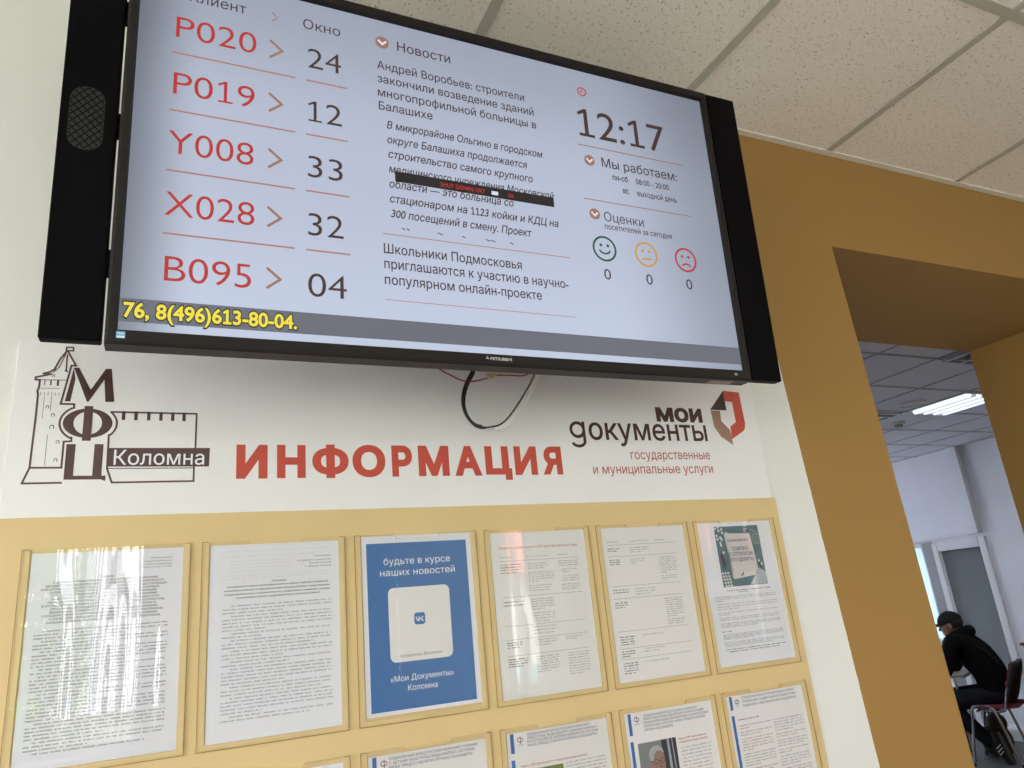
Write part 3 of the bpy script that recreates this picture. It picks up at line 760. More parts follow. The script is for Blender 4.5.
pts = spline([(x, -.05, z) for x, z in ((.560, 2.052), (.5831, 2.0363), (.6034, 2.0263), (.6226, 2.0182), (.6424, 2.0167), (.6613, 2.0201), (.6774, 2.0254), (.6938, 2.0315), (.7197, 2.0337), (.759, 2.0348), (.775, 2.045))])
bm = bmesh.new(); tube(bm, [rel(p, t) for p in pts], 0.0015, 8); obj('wire_core', bm, 'wire_red', t)
bm = bmesh.new(); prism(bm, [(a-.68, b-2.02) for a, b in ((.6735, 2.0344), (.6989, 2.0342), (.6968, 2.0295), (.6835, 2.0233), (.6744, 2.0268))], -.006, .006)
bmesh.ops.bevel(bm, geom=list(bm.edges), offset=.0015, segments=2, affect='EDGES'); obj('connector', bm, 'tape', t)

# ================================================================== NOTICE BOARD
BX0, BX1, BZ0, BZM, BZ1 = -.1145, 1.404, 0.55, 1.7805, 2.0675
NB = thing('notice_board', 'white and beige wall board with red heading and rows of document pockets', 'notice board', (0, 0, BZ0))
def Z(z): return z - BZ0
YF = -.004
HP = obj('header_panel', bx((BX0, YF, Z(BZM)), (BX1-.004, 0, Z(BZ1)), .0006, 1), 'board_white', NB)
PP = obj('pocket_panel', bx((BX0, YF, 0), (BX1+.004, 0, Z(BZM)), .0006, 1), 'board_beige', NB)
YI = YF - .0004
bm = bmesh.new()
for ch, a, b, z0, z1 in (('И', .2165, .2677, 1.8372, 1.8970), ('Н', .2835, .3323, 1.8376, 1.8972), ('Ф', .3439, .4086, 1.8370, 1.8985), ('О', .4158, .4769, 1.8378, 1.8985),
        ('Р', .4892, .5286, 1.8385, 1.8978), ('М', .5408, .6024, 1.8390, 1.8980), ('А', .6136, .6700, 1.8390, 1.8982), ('Ц', .6780, .7347, 1.8300, 1.8982), ('И', .7418, .7921, 1.8395, 1.8985), ('Я', .8046, .8500, 1.8400, 1.8988)):
    put_text(bm, ch, a, b, 0, 0, YI, bold=.052, fit_z=(Z(z0), Z(z1)))
ink('heading_lettering', bm, 'red_print', HP)
# emblem with the folded page
def poly_part(name, m, polys, parent=HP, y=YI):
    bm = bmesh.new()
    for p in polys: face(bm, [(a, Z(b)) for a, b in p], y)
    return ink(name, bm, m, parent)
poly_part('emblem_fold', 'dark_brown', [[(1.3114, 2.0399), (1.2624, 1.991), (1.3117, 1.991)]])
poly_part('emblem_red_side', 'red_print', [[(1.3114, 2.0399), (1.3603, 2.0379), (1.3603, 2.0125), (1.3331, 2.0122), (1.3098, 2.0143)],
    [(1.3331, 2.0122), (1.3603, 2.0125), (1.3612, 1.9608), (1.3334, 1.9626)], [(1.3334, 1.9626), (1.3612, 1.9608), (1.3580, 1.948), (1.3522, 1.9413), (1.3116, 1.9202), (1.3142, 1.9516)]])
poly_part('emblem_tan_side', 'tan_print', [[(1.2633, 1.9896), (1.2912, 1.9895), (1.2895, 1.964), (1.2659, 1.9492)], [(1.2659, 1.9492), (1.2895, 1.964), (1.3111, 1.943), (1.2809, 1.9259)], [(1.2809, 1.9259), (1.3111, 1.943), (1.313, 1.9061)]])
def hdr_text(name, m, body, x0, x1, z, cap, bold=0.0, fit=None):
    bm = bmesh.new(); put_text(bm, body, x0, x1, Z(z), cap, YI, bold, fit_z=(Z(fit[0]), Z(fit[1])) if fit else None); return ink(name, bm, m, HP)
hdr_text('emblem_name', 'dark_brown', 'мои', 1.1050, 1.2350, 0, 0, .042, (1.9580, 1.9930))
hdr_text('emblem_name', 'dark_brown', 'окументы', .9235, 1.2400, 0, 0, .012, (1.9005, 1.9530))
bm = bmesh.new(); ring(bm, .8960, Z(1.9360), .0190, .0185, .0068, YI, 32)
rect(bm, .9080, Z(1.9100), .9148, Z(1.9540), YI - .00005); ring(bm, .8960, Z(1.9115), .0188, .0145, .0064, YI - .0001, 20, radians(200), radians(362)); ink('emblem_name', bm, 'dark_brown', HP)
hdr_text('emblem_subtitle', 'small_red_print', 'государственные', 1.0215, 1.2375, 1.8722, .0205, .004)
hdr_text('emblem_subtitle', 'small_red_print', 'и муниципальные услуги', .9225, 1.2395, 1.8405, .0205, .004)
# town emblem: tower, three letters, wall
def lines_part(name, m, strokes, parent=HP):
    bm = bmesh.new()
    for pts, w in strokes: stroke(bm, [(a, Z(b)) for a, b in pts], w, YI)
    return ink(name, bm, m, parent)
def arc(cx, cz, rx, rz, a0, a1, n=14): return [(cx+rx*cos(radians(a0+(a1-a0)*k/n)), cz+rz*sin(radians(a0+(a1-a0)*k/n))) for k in range(n+1)]
w = .0029
lines_part('tower_emblem', 'brown', [
    ([(-.0482, 2.0520), (-.0482, 2.0582), (-.0385, 2.0584), (-.0381, 2.0526), (-.047, 2.0522)], .0024),
    ([(-.0472, 2.0520), (-.0555, 2.0370), (-.0622, 2.0193), (-.0680, 2.0145), (-.0764, 2.0113), (-.0663, 2.0107), (-.0868, 2.0044), (-.0865, 2.0003), (-.0807, 2.0003), (-.081, 1.9869), (-.0825, 1.982), (-.0813, 1.9755), (-.0811, 1.942), (-.0818, 1.895), (-.0823, 1.8575), (-.0902, 1.8331), (-.0391, 1.8336)], w),
    ([(-.0823, 1.8575), (-.0402, 1.8574), (-.0402, 1.8994), (-.030, 1.9001), (-.0302, 1.9060)] + arc(-.0100, 1.9300, .0382, .0305, 233, 127) + [(-.0302, 1.9550), (-.0304, 1.9616), (-.0492, 1.9612), (-.0390, 2.0268), (-.0325, 2.0268), (-.0456, 2.0507)], w),
    ([(-.0840, 2.0003), (-.0445, 2.0015)], .0012), ([(-.0783, 1.9864), (-.0523, 1.987)], .0007),
    ([(-.0480, 2.0480), (-.0560, 2.0230), (-.0640, 2.0135)], .0015), ([(-.0462, 2.045), (-.0458, 2.018)], .0024), ([(-.0470, 2.0175), (-.0440, 2.0160)], .0020),
    ([(-.0737, 1.9999), (-.0737, 1.9925)], .0014), ([(-.0653, 1.9999), (-.0653, 1.9925)], .0020), ([(-.0556, 1.9999), (-.0556, 1.9925)], .0030),
    *[([(-.0775+.0050*k, 1.9795), (-.0780+.0050*k, 1.9755)], .0007) for k in range(6)],
    ([(-.0725, 1.9726), (-.0721, 1.9360)], .0006), ([(-.0626, 1.973), (-.0624, 1.9494)], .0007), ([(-.063, 1.9099), (-.063, 1.8616)], .0007),
    ])
for x, z, k in ((-.0582, 1.9423, 1), (-.0583, 1.9228, 1.25), (-.0483, 1.8985, 1), (-.0490, 1.8695, 1), (-.0668, 1.9555, .9), (-.0627, 2.0080, .8)):
    bm = bmesh.new(); w_ = .0009
    face(bm, [(x-.0024*k, Z(z-.0026*k)), (x-.0024*k+w_, Z(z-.0026*k)), (x-.0024*k+w_, Z(z+.0016*k)), (x-.0024*k, Z(z+.0016*k))], YI)
    face(bm, [(x+.0024*k-w_*1.3, Z(z-.0026*k)), (x+.0024*k, Z(z-.0026*k)), (x+.0024*k, Z(z+.0016*k)), (x+.0024*k-w_*1.3, Z(z+.0016*k))], YI)
    face(bm, [(x-.0024*k, Z(z+.0016*k)), (x+.0024*k, Z(z+.0016*k)), (x+.0014*k, Z(z+.0028*k)), (x-.0014*k, Z(z+.0028*k))], YI); ink('tower_window', bm, 'brown', HP)
poly_part('tower_letter', 'dark_brown', [[(-.0352, 2.0235), (-.0277, 2.0237), (-.0090, 1.9865), (-.0105, 1.9663), (-.0132, 1.9662)], [(-.0439, 1.9658), (-.0352, 2.0235), (-.0318, 2.0041), (-.0362, 1.9659)],
    [(-.0090, 1.9865), (.0105, 2.0238), (.0191, 2.0243), (.0095, 2.0050), (-.0105, 1.9663)], [(.0095, 2.0050), (.0191, 2.0243), (.0259, 1.9671), (.0132, 1.9667)]])
bm = bmesh.new()
for k in range(48):
    t0, t1 = 2*pi*k/48, 2*pi*(k+1)/48
    face(bm, [(-.0090+.0348*cos(t0), Z(1.9302+.0244*sin(t0))), (-.0090+.0348*cos(t1), Z(1.9302+.0244*sin(t1))), (-.0092+.0200*cos(t1), Z(1.9302+.0192*sin(t1))), (-.0092+.0200*cos(t0), Z(1.9302+.0192*sin(t0)))], YI)
rect(bm, -.0156, Z(1.9010), -.0032, Z(1.9588), YI - .0001); ink('tower_letter', bm, 'brown', HP)
poly_part('tower_letter', 'brown', [[(-.0360, 1.8953), (-.0233, 1.8955), (-.0236, 1.8444), (-.0360, 1.8385)], [(.0027, 1.8957), (.0153, 1.8957), (.0153, 1.8444), (.0027, 1.8444)],
    [(-.0360, 1.8384), (-.0236, 1.8444), (.0214, 1.8444), (.0214, 1.8384)], [(.0153, 1.8384), (.0214, 1.8384), (.0212, 1.8355)]])
lines_part('wall_emblem', 'brown', [
    ([(.0230, 1.9499), (.1514, 1.9502), (.1514, 1.8905)], w), ([(.1502, 1.8583), (.1504, 1.8342), (.0306, 1.8332), (.0226, 1.8559), (.0217, 1.9109)] + arc(-.0100, 1.9300, .0420, .0315, -36, 36) , w),
    ([(.0235, 1.8559), (.1499, 1.8564)], .0014),
    *[([(x, 1.9495), (x, 1.9390)], .0050) for x in (.0411, .0594, .0782, .0966, .1145, .1320)]])
lp = poly_part('town_name_bar', 'brown', [[(.0230, 1.8895), (.1740, 1.8906), (.1734, 1.8587), (.0233, 1.8590)]], y=YI-.0001)
bm = bmesh.new(); put_text(bm, 'Коломна', .0312, .1657, Z(1.8620), .0245, YI-.0003, .004); ink('town_name', bm, 'poster_white', HP)

# document pockets: beige side and bottom rails under a clear plate with a finger notch
PZ, PITCHX, PITCHZ, SX0 = 1.7322, .2470, .3490, -.0674
def pocket(i, row):
    x0 = SX0 + PITCHX*i - .0125; x1 = x0 + .2300; z1 = PZ - PITCHZ*row; z0 = z1 - .3115
    bm = bmesh.new(); y0, y1 = YF, YF-.0030
    box(bm, (x0+.0012, y1, Z(z0+.0012)), (x0+.0105, y0, Z(z1-.001))); box(bm, (x1-.0105, y1, Z(z0+.0012)), (x1-.0012, y0, Z(z1-.001)))
    box(bm, (x0+.0105, y1, Z(z0+.0012)), (x1-.0105, y0, Z(z0+.0085)))
    pk = obj('document_pocket', bm, 'rail', NB)
    nx0, nx1, nz = x0+.072, x0+.158, z1-.0075
    out = [(x0, z0), (x1, z0), (x1, z1), (nx1, z1), (nx1-.0025, nz+.001), (nx1-.005, nz), (nx0+.005, nz), (nx0+.0025, nz+.001), (nx0, z1), (x0, z1)]
    bm = bmesh.new(); prism(bm, [(a, Z(b)) for a, b in out], y1-.0014, y1-.0001)
    bmesh.ops.recalc_face_normals(bm, faces=bm.faces)
    for f in bm.faces: f.material_index = 0 if abs(f.normal.y) > .9 else 1
    me = bpy.data.meshes.new('front_plate'); bm.to_mesh(me); bm.free()
    link('front_plate', me, ['film', 'plate_edge'], pk)
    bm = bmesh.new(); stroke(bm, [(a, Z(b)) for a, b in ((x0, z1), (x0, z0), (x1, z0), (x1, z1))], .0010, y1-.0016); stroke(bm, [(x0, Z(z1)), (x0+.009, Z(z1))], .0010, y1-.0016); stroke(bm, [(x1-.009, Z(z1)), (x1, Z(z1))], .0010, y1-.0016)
    ink('plate_shade_dirt_line', bm, 'plate_edge', pk)  # dark strip painted for the shadow gap and dirt round the plate
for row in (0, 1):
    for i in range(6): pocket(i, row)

# ---- the papers in the pockets
def sheet(i, row, name, label, m='paper', dz=0.0, dx=0.0, group='documents in the board pockets'):
    x = SX0 + PITCHX*i + dx; z = 1.7265 - PITCHZ*row - .297 + dz
    bm = bmesh.new(); box(bm, (0, -.0004, 0), (.2085, 0, .297))
    o = obj(name, bm, m); o.location = (x, YF-.0008, z); tag(o, label, 'document', group)
    return o
YP = -.0005
def T(z): return .297 + z                                              # heights measured down from the sheet's top edge
def sleeve(parent, amp=.0007, seed=0, x0=-.001, x1=.2095, top=.303, waves=6, lean=0.0, m='sleeve'):
    r = random.Random(seed); ph = [r.uniform(0, 6.28) for _ in range(6)]
    bm = bmesh.new(); nx, nz = 60, 14; g = []
    for j in range(nz+1):
        row = []
        for i in range(nx+1):
            x = x0 + (x1-x0)*i/nx; z = .002 + (top-.002)*j/nz; s = i/nx; q = j/nz
            e = min(1, 6*min(s, 1-s))
            h = amp*e*(sin(waves*6.28*s + ph[0] + lean*q + .5*sin(3*q+ph[1])) * .45 + .55*sin(waves*2.3*s*3.1 + ph[2] + lean*1.4*q) + .4*sin(waves*13*s + ph[4]) * (0.5+0.5*sin(5*q+ph[3])))
            row.append(bm.verts.new((x, -.0011 - max(-.0004, h*.5 + amp*.15)*0.6, z)))
        g.append(row)
    for j in range(nz):
        for i in range(nx): bm.faces.new((g[j][i], g[j][i+1], g[j+1][i+1], g[j+1][i]))
    for f in bm.faces:
        f.normal_update()
        if f.normal.y > 0: f.normal_flip()
    me = bpy.data.meshes.new('plastic_sleeve'); bm.to_mesh(me); bm.free()
    for p in me.polygons: p.use_smooth = True
    return link('plastic_sleeve', me, m, parent)
def body_paragraphs(x0, x1, z0, z1, pitch, seed, ind=.010):
    """paragraph blocks filling z0..z1"""
    r = random.Random(seed); out = []; z = z0
    while z > z1:
        n = r.randint(2, 5); n = min(n, int((z - z1)/pitch)+1)
        out.append((x0, x1, T(z), T(z - pitch*(n-1)), n, ind, r.uniform(.3, .95))); z -= pitch*n
        if n <= 0: break
    return out
# 1: closely printed rules behind a reflecting sleeve
s = sheet(0, 0, 'printed_rules', 'closely printed rules under a shiny sleeve mirroring a window, leftmost in the top row')
text_part('approval_note', 'ink', s, [('Утверждены', .160, .1905, T(-.0155)), ('постановлением Правительства', .134, .1905, T(-.0205)), ('Российской Федерации', .147, .1905, T(-.0250)), ('от 16 августа 2012 г. N 840', .143, .1905, T(-.0295))], YP, .0026)
hl = ['ПРАВИЛА', 'ПОДАЧИ И РАССМОТРЕНИЯ ЖАЛОБ НА РЕШЕНИЯ И ДЕЙСТВИЯ', '(БЕЗДЕЙСТВИЕ) ФЕДЕРАЛЬНЫХ ОРГАНОВ ИСПОЛНИТЕЛЬНОЙ ВЛАСТИ', 'И ИХ ДОЛЖНОСТНЫХ ЛИЦ, ФЕДЕРАЛЬНЫХ ГОСУДАРСТВЕННЫХ СЛУЖАЩИХ,',
      'ДОЛЖНОСТНЫХ ЛИЦ ГОСУДАРСТВЕННЫХ ВНЕБЮДЖЕТНЫХ ФОНДОВ', 'РОССИЙСКОЙ ФЕДЕРАЦИИ, ГОСУДАРСТВЕННЫХ КОРПОРАЦИЙ,', 'НАДЕЛЕННЫХ В СООТВЕТСТВИИ С ФЕДЕРАЛЬНЫМИ ЗАКОНАМИ', 'ПОЛНОМОЧИЯМИ ПО ПРЕДОСТАВЛЕНИЮ ГОСУДАРСТВЕННЫХ УСЛУГ',
      'В УСТАНОВЛЕННОЙ СФЕРЕ ДЕЯТЕЛЬНОСТИ, И ИХ ДОЛЖНОСТНЫХ ЛИЦ,', 'ОРГАНИЗАЦИЙ, ПРЕДУСМОТРЕННЫХ ЧАСТЬЮ 1.1 СТАТЬИ 16', 'ФЕДЕРАЛЬНОГО ЗАКОНА "ОБ ОРГАНИЗАЦИИ ПРЕДОСТАВЛЕНИЯ', 'ГОСУДАРСТВЕННЫХ И МУНИЦИПАЛЬНЫХ УСЛУГ", И ИХ РАБОТНИКОВ,', 'А ТАКЖЕ МНОГОФУНКЦИОНАЛЬНЫХ ЦЕНТРОВ ПРЕДОСТАВЛЕНИЯ', 'ГОСУДАРСТВЕННЫХ И МУНИЦИПАЛЬНЫХ УСЛУГ И ИХ РАБОТНИКОВ']
text_part('rules_heading', 'ink', s, [(t, .1005-.00144*len(t), .1005+.00144*len(t), T(-.0405-.00475*k)) for k, t in enumerate(hl)], YP, .0029, bold=.02)
fine_print('fine_print', 'ink', s, body_paragraphs(.012, .190, -.1135, -.279, .0048, 3), YP, .0020)
sleeve(s, .0010, 5, waves=3, top=.302, lean=.5, m='sleeve_shiny')
# 2: printed regulation, no glare
s = sheet(1, 0, 'printed_regulation', 'closely printed white page without glare, between the mirrored rules and the blue poster')
text_part('approval_note', 'ink', s, [('Утверждено', .164, .193, T(-.0255)), ('постановлением Правительства', .137, .193, T(-.0320)), ('Московской области', .157, .193, T(-.0370)), ('от 08.08.2013 № 601/33', .150, .193, T(-.0425))], YP, .0026)
text_part('regulation_heading', 'ink', s, [('Положение', .096, .119, T(-.0625)), ('об особенностях подачи и рассмотрения жалоб на решения и действия (бездействие)', .026, .188, T(-.0685)), ('исполнительных органов государственной власти Московской области, предоставляющих', .022, .191, T(-.0745)),
    ('государственные услуги, и их должностных лиц, государственных гражданских служащих', .022, .191, T(-.0805)), ('исполнительных органов государственной власти Московской области', .041, .174, T(-.0862))], YP, .0027, bold=.02)
fine_print('fine_print', 'ink_grey', s, body_paragraphs(.0205, .194, -.0985, -.272, .00532, 8, .013), YP, .0021)
fine_print('show_through_print', 'ink_ghost', s, [(.02, .19, T(-.012), T(-.020), 2, 0, .95), (.03, .13, T(-.028), T(-.044), 4, 0, .9), (.02, .19, T(-.051), T(-.056), 2, 0, 1)], YP, .0020)
# 3: blue poster with a white panel
s = sheet(2, 0, 'blue_poster', 'blue poster with white lettering and a white rounded panel', 'paper', dz=.004)
bm = bmesh.new(); rect(bm, .0085, T(-.291), .1975, T(-.0130), YP); ink('blue_field', bm, 'poster_blue', s)
text_part('poster_heading', 'poster_white', s, [('будьте в курсе', .039, .164, T(-.0510)), ('наших новостей', .032, .172, T(-.0705))], YP-.0002, .0118)
bm = bmesh.new(); face(bm, rrect(.0445, T(-.2155), .1585, T(-.0915), .0105), YP-.0002); ink('white_panel', bm, 'paper_warm', s)
bm = bmesh.new(); face(bm, rrect(.0900, T(-.1565), .1100, T(-.1365), .0045), YP-.0003); ink('panel_mark', bm, 'poster_blue', s)
bm = bmesh.new(); stroke(bm, [(.0935, T(-.1435)), (.0952, T(-.1490)), (.0985, T(-.1505)), (.0990, T(-.1435))], .0015, YP-.0004); stroke(bm, [(.0990, T(-.1470)), (.1020, T(-.1470)), (.1062, T(-.1435))], .0015, YP-.0004); stroke(bm, [(.1020, T(-.1470)), (.1065, T(-.1508))], .0015, YP-.0004); ink('panel_mark_letters', bm, 'poster_white', s)
text_part('panel_caption', 'ink', s, [('сообщество ВКонтакте', .062, .138, T(-.2080))], YP-.0003, .0052)
text_part('poster_footer', 'poster_white', s, [('«Мои Документы»', .043, .157, T(-.2460)), ('Коломна', .073, .126, T(-.2625))], YP-.0002, .0095)
sleeve(s, .0005, 12, waves=2, top=.300)
# 4: table of uses with red heading, curled glossy sleeve
s = sheet(3, 0, 'printed_table', 'printed table with a red heading line behind a wavy shiny sleeve', 'paper_warm')
text_part('table_heading', 'ink_red', s, [('Области применения КЭП для физических лиц', .015, .188, T(-.0310))], YP, .0048)
text_part('column_title', 'ink_grey', s, [('Область', .018, .044, T(-.048)), ('Для чего используется', .073, .119, T(-.048)), ('Примечание', .140, .163, T(-.048))], YP, .0026)
bm = bmesh.new()
for zz in (-.0535, -.120, -.172, -.196, -.224): rect(bm, .016, T(zz)-.0003, .189, T(zz)+.0003, YP)
ink('table_rule', bm, 'ink_grey', s)
fine_print('fine_print', 'ink_grey', s, [(.074, .120, T(-.0615), T(-.0705), 3, 0, .8), (.074, .131, T(-.0785), T(-.0950), 5, 0, .4), (.074, .122, T(-.103), T(-.112), 3, 0, .95), (.141, .187, T(-.0605), T(-.0690), 3, 0, 1), (.147, .185, T(-.0765), T(-.081), 2, 0, .5), (.147, .187, T(-.089), T(-.0975), 3, 0, 1), (.143, .187, T(-.105), T(-.1135), 3, 0, .8),
    (.074, .124, T(-.128), T(-.146), 5, 0, .6), (.074, .124, T(-.153), T(-.168), 4, 0, .8), (.074, .124, T(-.178), T(-.190), 3, 0, .9), (.074, .124, T(-.2015), T(-.2105), 3, 0, .7), (.141, .180, T(-.2015), T(-.2055), 2, 0, .6), (.074, .122, T(-.231), T(-.257), 7, 0, .6), (.141, .188, T(-.231), T(-.268), 9, 0, .7)], YP, .0019)
fine_print('bold_fine_print', 'ink', s, [(.017, .062, T(-.0615), T(-.0765), 4, 0, 1), (.017, .060, T(-.130), T(-.136), 2, 0, 1), (.017, .050, T(-.2020), T(-.2105), 3, 0, .8), (.017, .058, T(-.231), T(-.243), 4, 0, .8)], YP, .0020, 1.4)
sleeve(s, .0007, 21, waves=3, top=.302, m='sleeve_shiny')
# 5: second table, matt
s = sheet(4, 0, 'printed_table', 'matt printed table with thin rules and no heading colour, left of the sick-leave leaflet', 'paper_warm')
text_part('column_title', 'ink_grey', s, [('Применение', .010, .038, T(-.0295)), ('Что даёт использование', .064, .112, T(-.0295)), ('Примечание', .130, .154, T(-.0295))], YP, .0027)
bm = bmesh.new()
for zz in (-.0350, -.0580, -.1170, -.1410, -.2035, -.2355, -.2550): rect(bm, .010, T(zz)-.0003, .181, T(zz)+.0003, YP)
ink('table_rule', bm, 'ink_grey', s)
fine_print('fine_print', 'ink_grey', s, [(.064, .113, T(-.0430), T(-.0515), 3, 0, .6), (.064, .099, T(-.0660), T(-.0745), 3, 0, .4), (.133, .178, T(-.0655), T(-.0970), 8, 0, .4), (.133, .178, T(-.1035), T(-.1125), 3, 0, .35), (.065, .115, T(-.1250), T(-.1355), 3, 0, .75), (.133, .179, T(-.1490), T(-.1840), 9, 0, .6), (.133, .179, T(-.1905), T(-.1990), 3, 0, .8), (.066, .121, T(-.2145), T(-.2145), 1, 0, 1), (.067, .119, T(-.2405), T(-.2455), 2, 0, .7), (.066, .124, T(-.2645), T(-.2645), 1, 0, 1)], YP, .0019)
fine_print('bold_fine_print', 'ink', s, [(.011, .039, T(-.0435), T(-.0480), 2, 0, .8), (.012, .039, T(-.0660), T(-.0745), 3, 0, .95), (.012, .050, T(-.1250), T(-.1300), 2, 0, 1), (.012, .042, T(-.1500), T(-.1590), 3, 0, .75), (.014, .049, T(-.2150), T(-.2290), 4, 0, 1), (.013, .045, T(-.2420), T(-.2510), 3, 0, .6), (.014, .048, T(-.2640), T(-.2820), 5, 0, .8)], YP, .0021, 1.4)
# 6: sick-leave leaflet with a picture
s = sheet(5, 0, 'illustrated_leaflet', 'white leaflet with a teal desk picture at its top, rightmost in the top row', 'paper', dz=.0015)
Zp = lambda q: T(q) - .0015
bm = bmesh.new(); rect(bm, .0435, Zp(-.1370), .1690, Zp(-.0075), YP); pic = ink('picture', bm, 'pic_teal', s)
def pf(name, m, polys, lvl=1):
    bm = bmesh.new()
    for p in polys: face(bm, [(a, Zp(b)) for a, b in p], YP-.0002*lvl)
    return ink(name, bm, m, pic)
pf('picture_paper', 'pic_pale', [[(.069, -.023), (.142, -.025), (.150, -.115), (.076, -.122)], [(.074, -.0205), (.080, -.0205), (.080, -.024), (.072, -.024)], [(.0725, -.060), (.0755, -.060), (.0775, -.121), (.0735, -.118)]])
pf('picture_stripes', 'pic_steel', [[(.1180, -.1360), (.1500, -.1010), (.1690, -.1110), (.1690, -.1360)]], 2)
bm = bmesh.new()
for k in range(4): stroke(bm, [(.126+.010*k, Zp(-.1350)), (.1535+.0045*k, Zp(-.1055-.002*k))], .0016, YP-.0006)
ink('picture_stripe_lines', bm, 'pic_pale', pic)
bm = bmesh.new(); ring(bm, .158, Zp(-.038), .0115, .0125, .003, YP-.0006, 24); ring(bm, .158, Zp(-.039), .0055, .0065, .002, YP-.0006, 16)
stroke(bm, [(.146, Zp(-.017)), (.160, Zp(-.022)), (.168, Zp(-.033))], .003, YP-.0006); ink('picture_stethoscope', bm, 'pic_grey', pic)
pf('picture_dark_items', 'pic_dark', [[(.0480, -.0680), (.0540, -.0640), (.0620, -.0860), (.0560, -.1010), (.0500, -.0930)], [(.1240, -.0090), (.1370, -.0130), (.1430, -.0230), (.1310, -.0180)], [(.1480, -.0880), (.1560, -.0900), (.1620, -.1060), (.1560, -.1000)], [(.0960, -.1160), (.1060, -.1060), (.1030, -.1150)]], 3)
bm = bmesh.new()
for k in range(4):
    for j in range(3):
        if (k*3+j) % 4 != 3: face(bm, ellipse(.0460+.0085*j+.001*k, Zp(-.0120-.0075*k)+.003*j, .0032, .0030, 8), YP-.0003)
for k in range(5):
    for j in range(3): face(bm, ellipse(.0475+.0075*j+.001*k, Zp(-.1080-.0066*k), .0030, .0026, 8), YP-.0003)
for a, b in ((.0550, -.0430), (.0600, -.0360), (.0560, -.0480), (.1545, -.0860), (.1610, -.0930), (.0595, -.0640)): face(bm, ellipse(a, Zp(b), .0026, .0034, 10), YP-.0003)
ink('picture_tablets', bm, 'pic_pale', pic)
text_part('picture_title', 'ink_navy', pic, [('БОЛЬНИЧНЫЙ ЛИСТ', .0755, .1340, Zp(-.0415), .0050), ('СОВПАЛ', .0830, .1290, Zp(-.0610)), ('С ОТПУСКОМ:', .0730, .1420, Zp(-.0725)), ('ЧТО ДЕЛАТЬ?', .0745, .1420, Zp(-.0845))], YP-.0008, .0078, bold=.012)
fine_print('bold_fine_print', 'ink', s, [(.050, .175, Zp(-.1460), Zp(-.1460), 1, 0, 1), (.085, .108, Zp(-.1500), Zp(-.1500), 1, 0, 1), (.019, .045, Zp(-.2280), Zp(-.2280), 1, 0, 1), (.022, .186, Zp(-.2640), Zp(-.2640), 1, 0, 1), (.030, .168, Zp(-.2685), Zp(-.2685), 1, 0, 1)], YP, .0020, 1.4)
fine_print('fine_print', 'ink_grey', s, [(.016, .187, Zp(-.1580), Zp(-.1660), 3, 0, .12), (.017, .187, Zp(-.1730), Zp(-.1830), 3, 0, .35), (.018, .187, Zp(-.1900), Zp(-.1940), 2, 0, .2), (.018, .187, Zp(-.2010), Zp(-.2050), 2, 0, .95), (.019, .187, Zp(-.2120), Zp(-.2190), 3, 0, .6), (.020, .187, Zp(-.2340), Zp(-.2430), 4, 0, .5), (.021, .187, Zp(-.2500), Zp(-.2570), 3, 0, .8)], YP, .0020)
sleeve(s, .0006, 33, waves=2, top=.2965)
# second row ---------------------------------------------------------------------------
DZ2 = .0125                                                            # these sheets stand a little higher in their pockets
s = sheet(1, 1, 'navy_poster', 'white-bordered navy poster in the second row, lying left of all the fund leaflets', dz=-.003)
bm = bmesh.new(); rect(bm, .010, T(-.285), .1985, T(-.012), YP); ink('navy_field', bm, mat('navy_print', (.018, .018, .085)), s)
def fund_page(i, name, label, heads, bar_break, m='paper_warm'):
    s = sheet(i, 1, name, label, m, dz=-.003)
    H = lambda q: T(q) - DZ2
    bm = bmesh.new(); rect(bm, .0070, H(bar_break), .0140, H(.0115), YP); rect(bm, .0060, 0.004, .0130, H(bar_break-.0105), YP); ink('blue_side_bar', bm, 'ink_blue', s)
    bm = bmesh.new(); ring(bm, .0245, H(.0005), .0042, .0042, .0014, YP, 20, radians(60), radians(320)); stroke(bm, [(.0268, H(.0055)), (.0268, H(-.0062))], .0013, YP); ink('fund_logo_mark', bm, 'ink_navy', s)
    bm = bmesh.new(); ring(bm, .0288, H(.0000), .0036, .0036, .0013, YP, 20, radians(-150), radians(120)); ink('fund_logo_mark', bm, 'ink_red', s)
    bm = bmesh.new(); word_line(bm, .0205, .0335, H(-.0090), .0014, YP); ink('fund_logo_caption', bm, 'ink_navy', s)
    text_part('leaflet_heading', 'ink_navy', s, [(t, a, b, H(c)) for t, a, b, c in heads], YP, .0043, bold=.006)
    return s, H
s, H = fund_page(2, 'fund_leaflet', 'white leaflet headed in blue capitals directly below the blue poster', [('СОЦИАЛЬНЫЙ ФОНД РОССИИ НАЗНАЧАЕТ СЕМЬЯМ', .035, .191, .0040), ('С ДЕТЬМИ НЕКОТОРЫЕ ВИДЫ ВЫПЛАТ, КОТОРЫЕ', .035, .186, -.0025), ('РАНЕЕ ПРЕДОСТАВЛЯЛИ ОРГАНЫ СОЦЗАЩИТЫ', .034, .181, -.0090)], -.0135)
sleeve(s, .0005, 41, waves=3, top=.303)
s, H = fund_page(3, 'fund_leaflet', 'white leaflet with a red title line and green picture, below the sleeve-wrapped red-headed table', [('СОЦИАЛЬНЫЙ ФОНД РОССИИ НАЗНАЧАЕТ', .041, .170, .0050), ('НЕКОТОРЫЕ ВИДЫ ВЫПЛАТ СЕМЬЯМ ВОЕННЫХ', .041, .184, -.0010), ('И СОТРУДНИКОВ СИЛОВЫХ ВЕДОМСТВ, КОТОРЫЕ', .040, .187, -.0068), ('РАНЕЕ ПРЕДОСТАВЛЯЛИ ОРГАНЫ СОЦЗАЩИТЫ', .040, .183, -.0128)], -.0200)
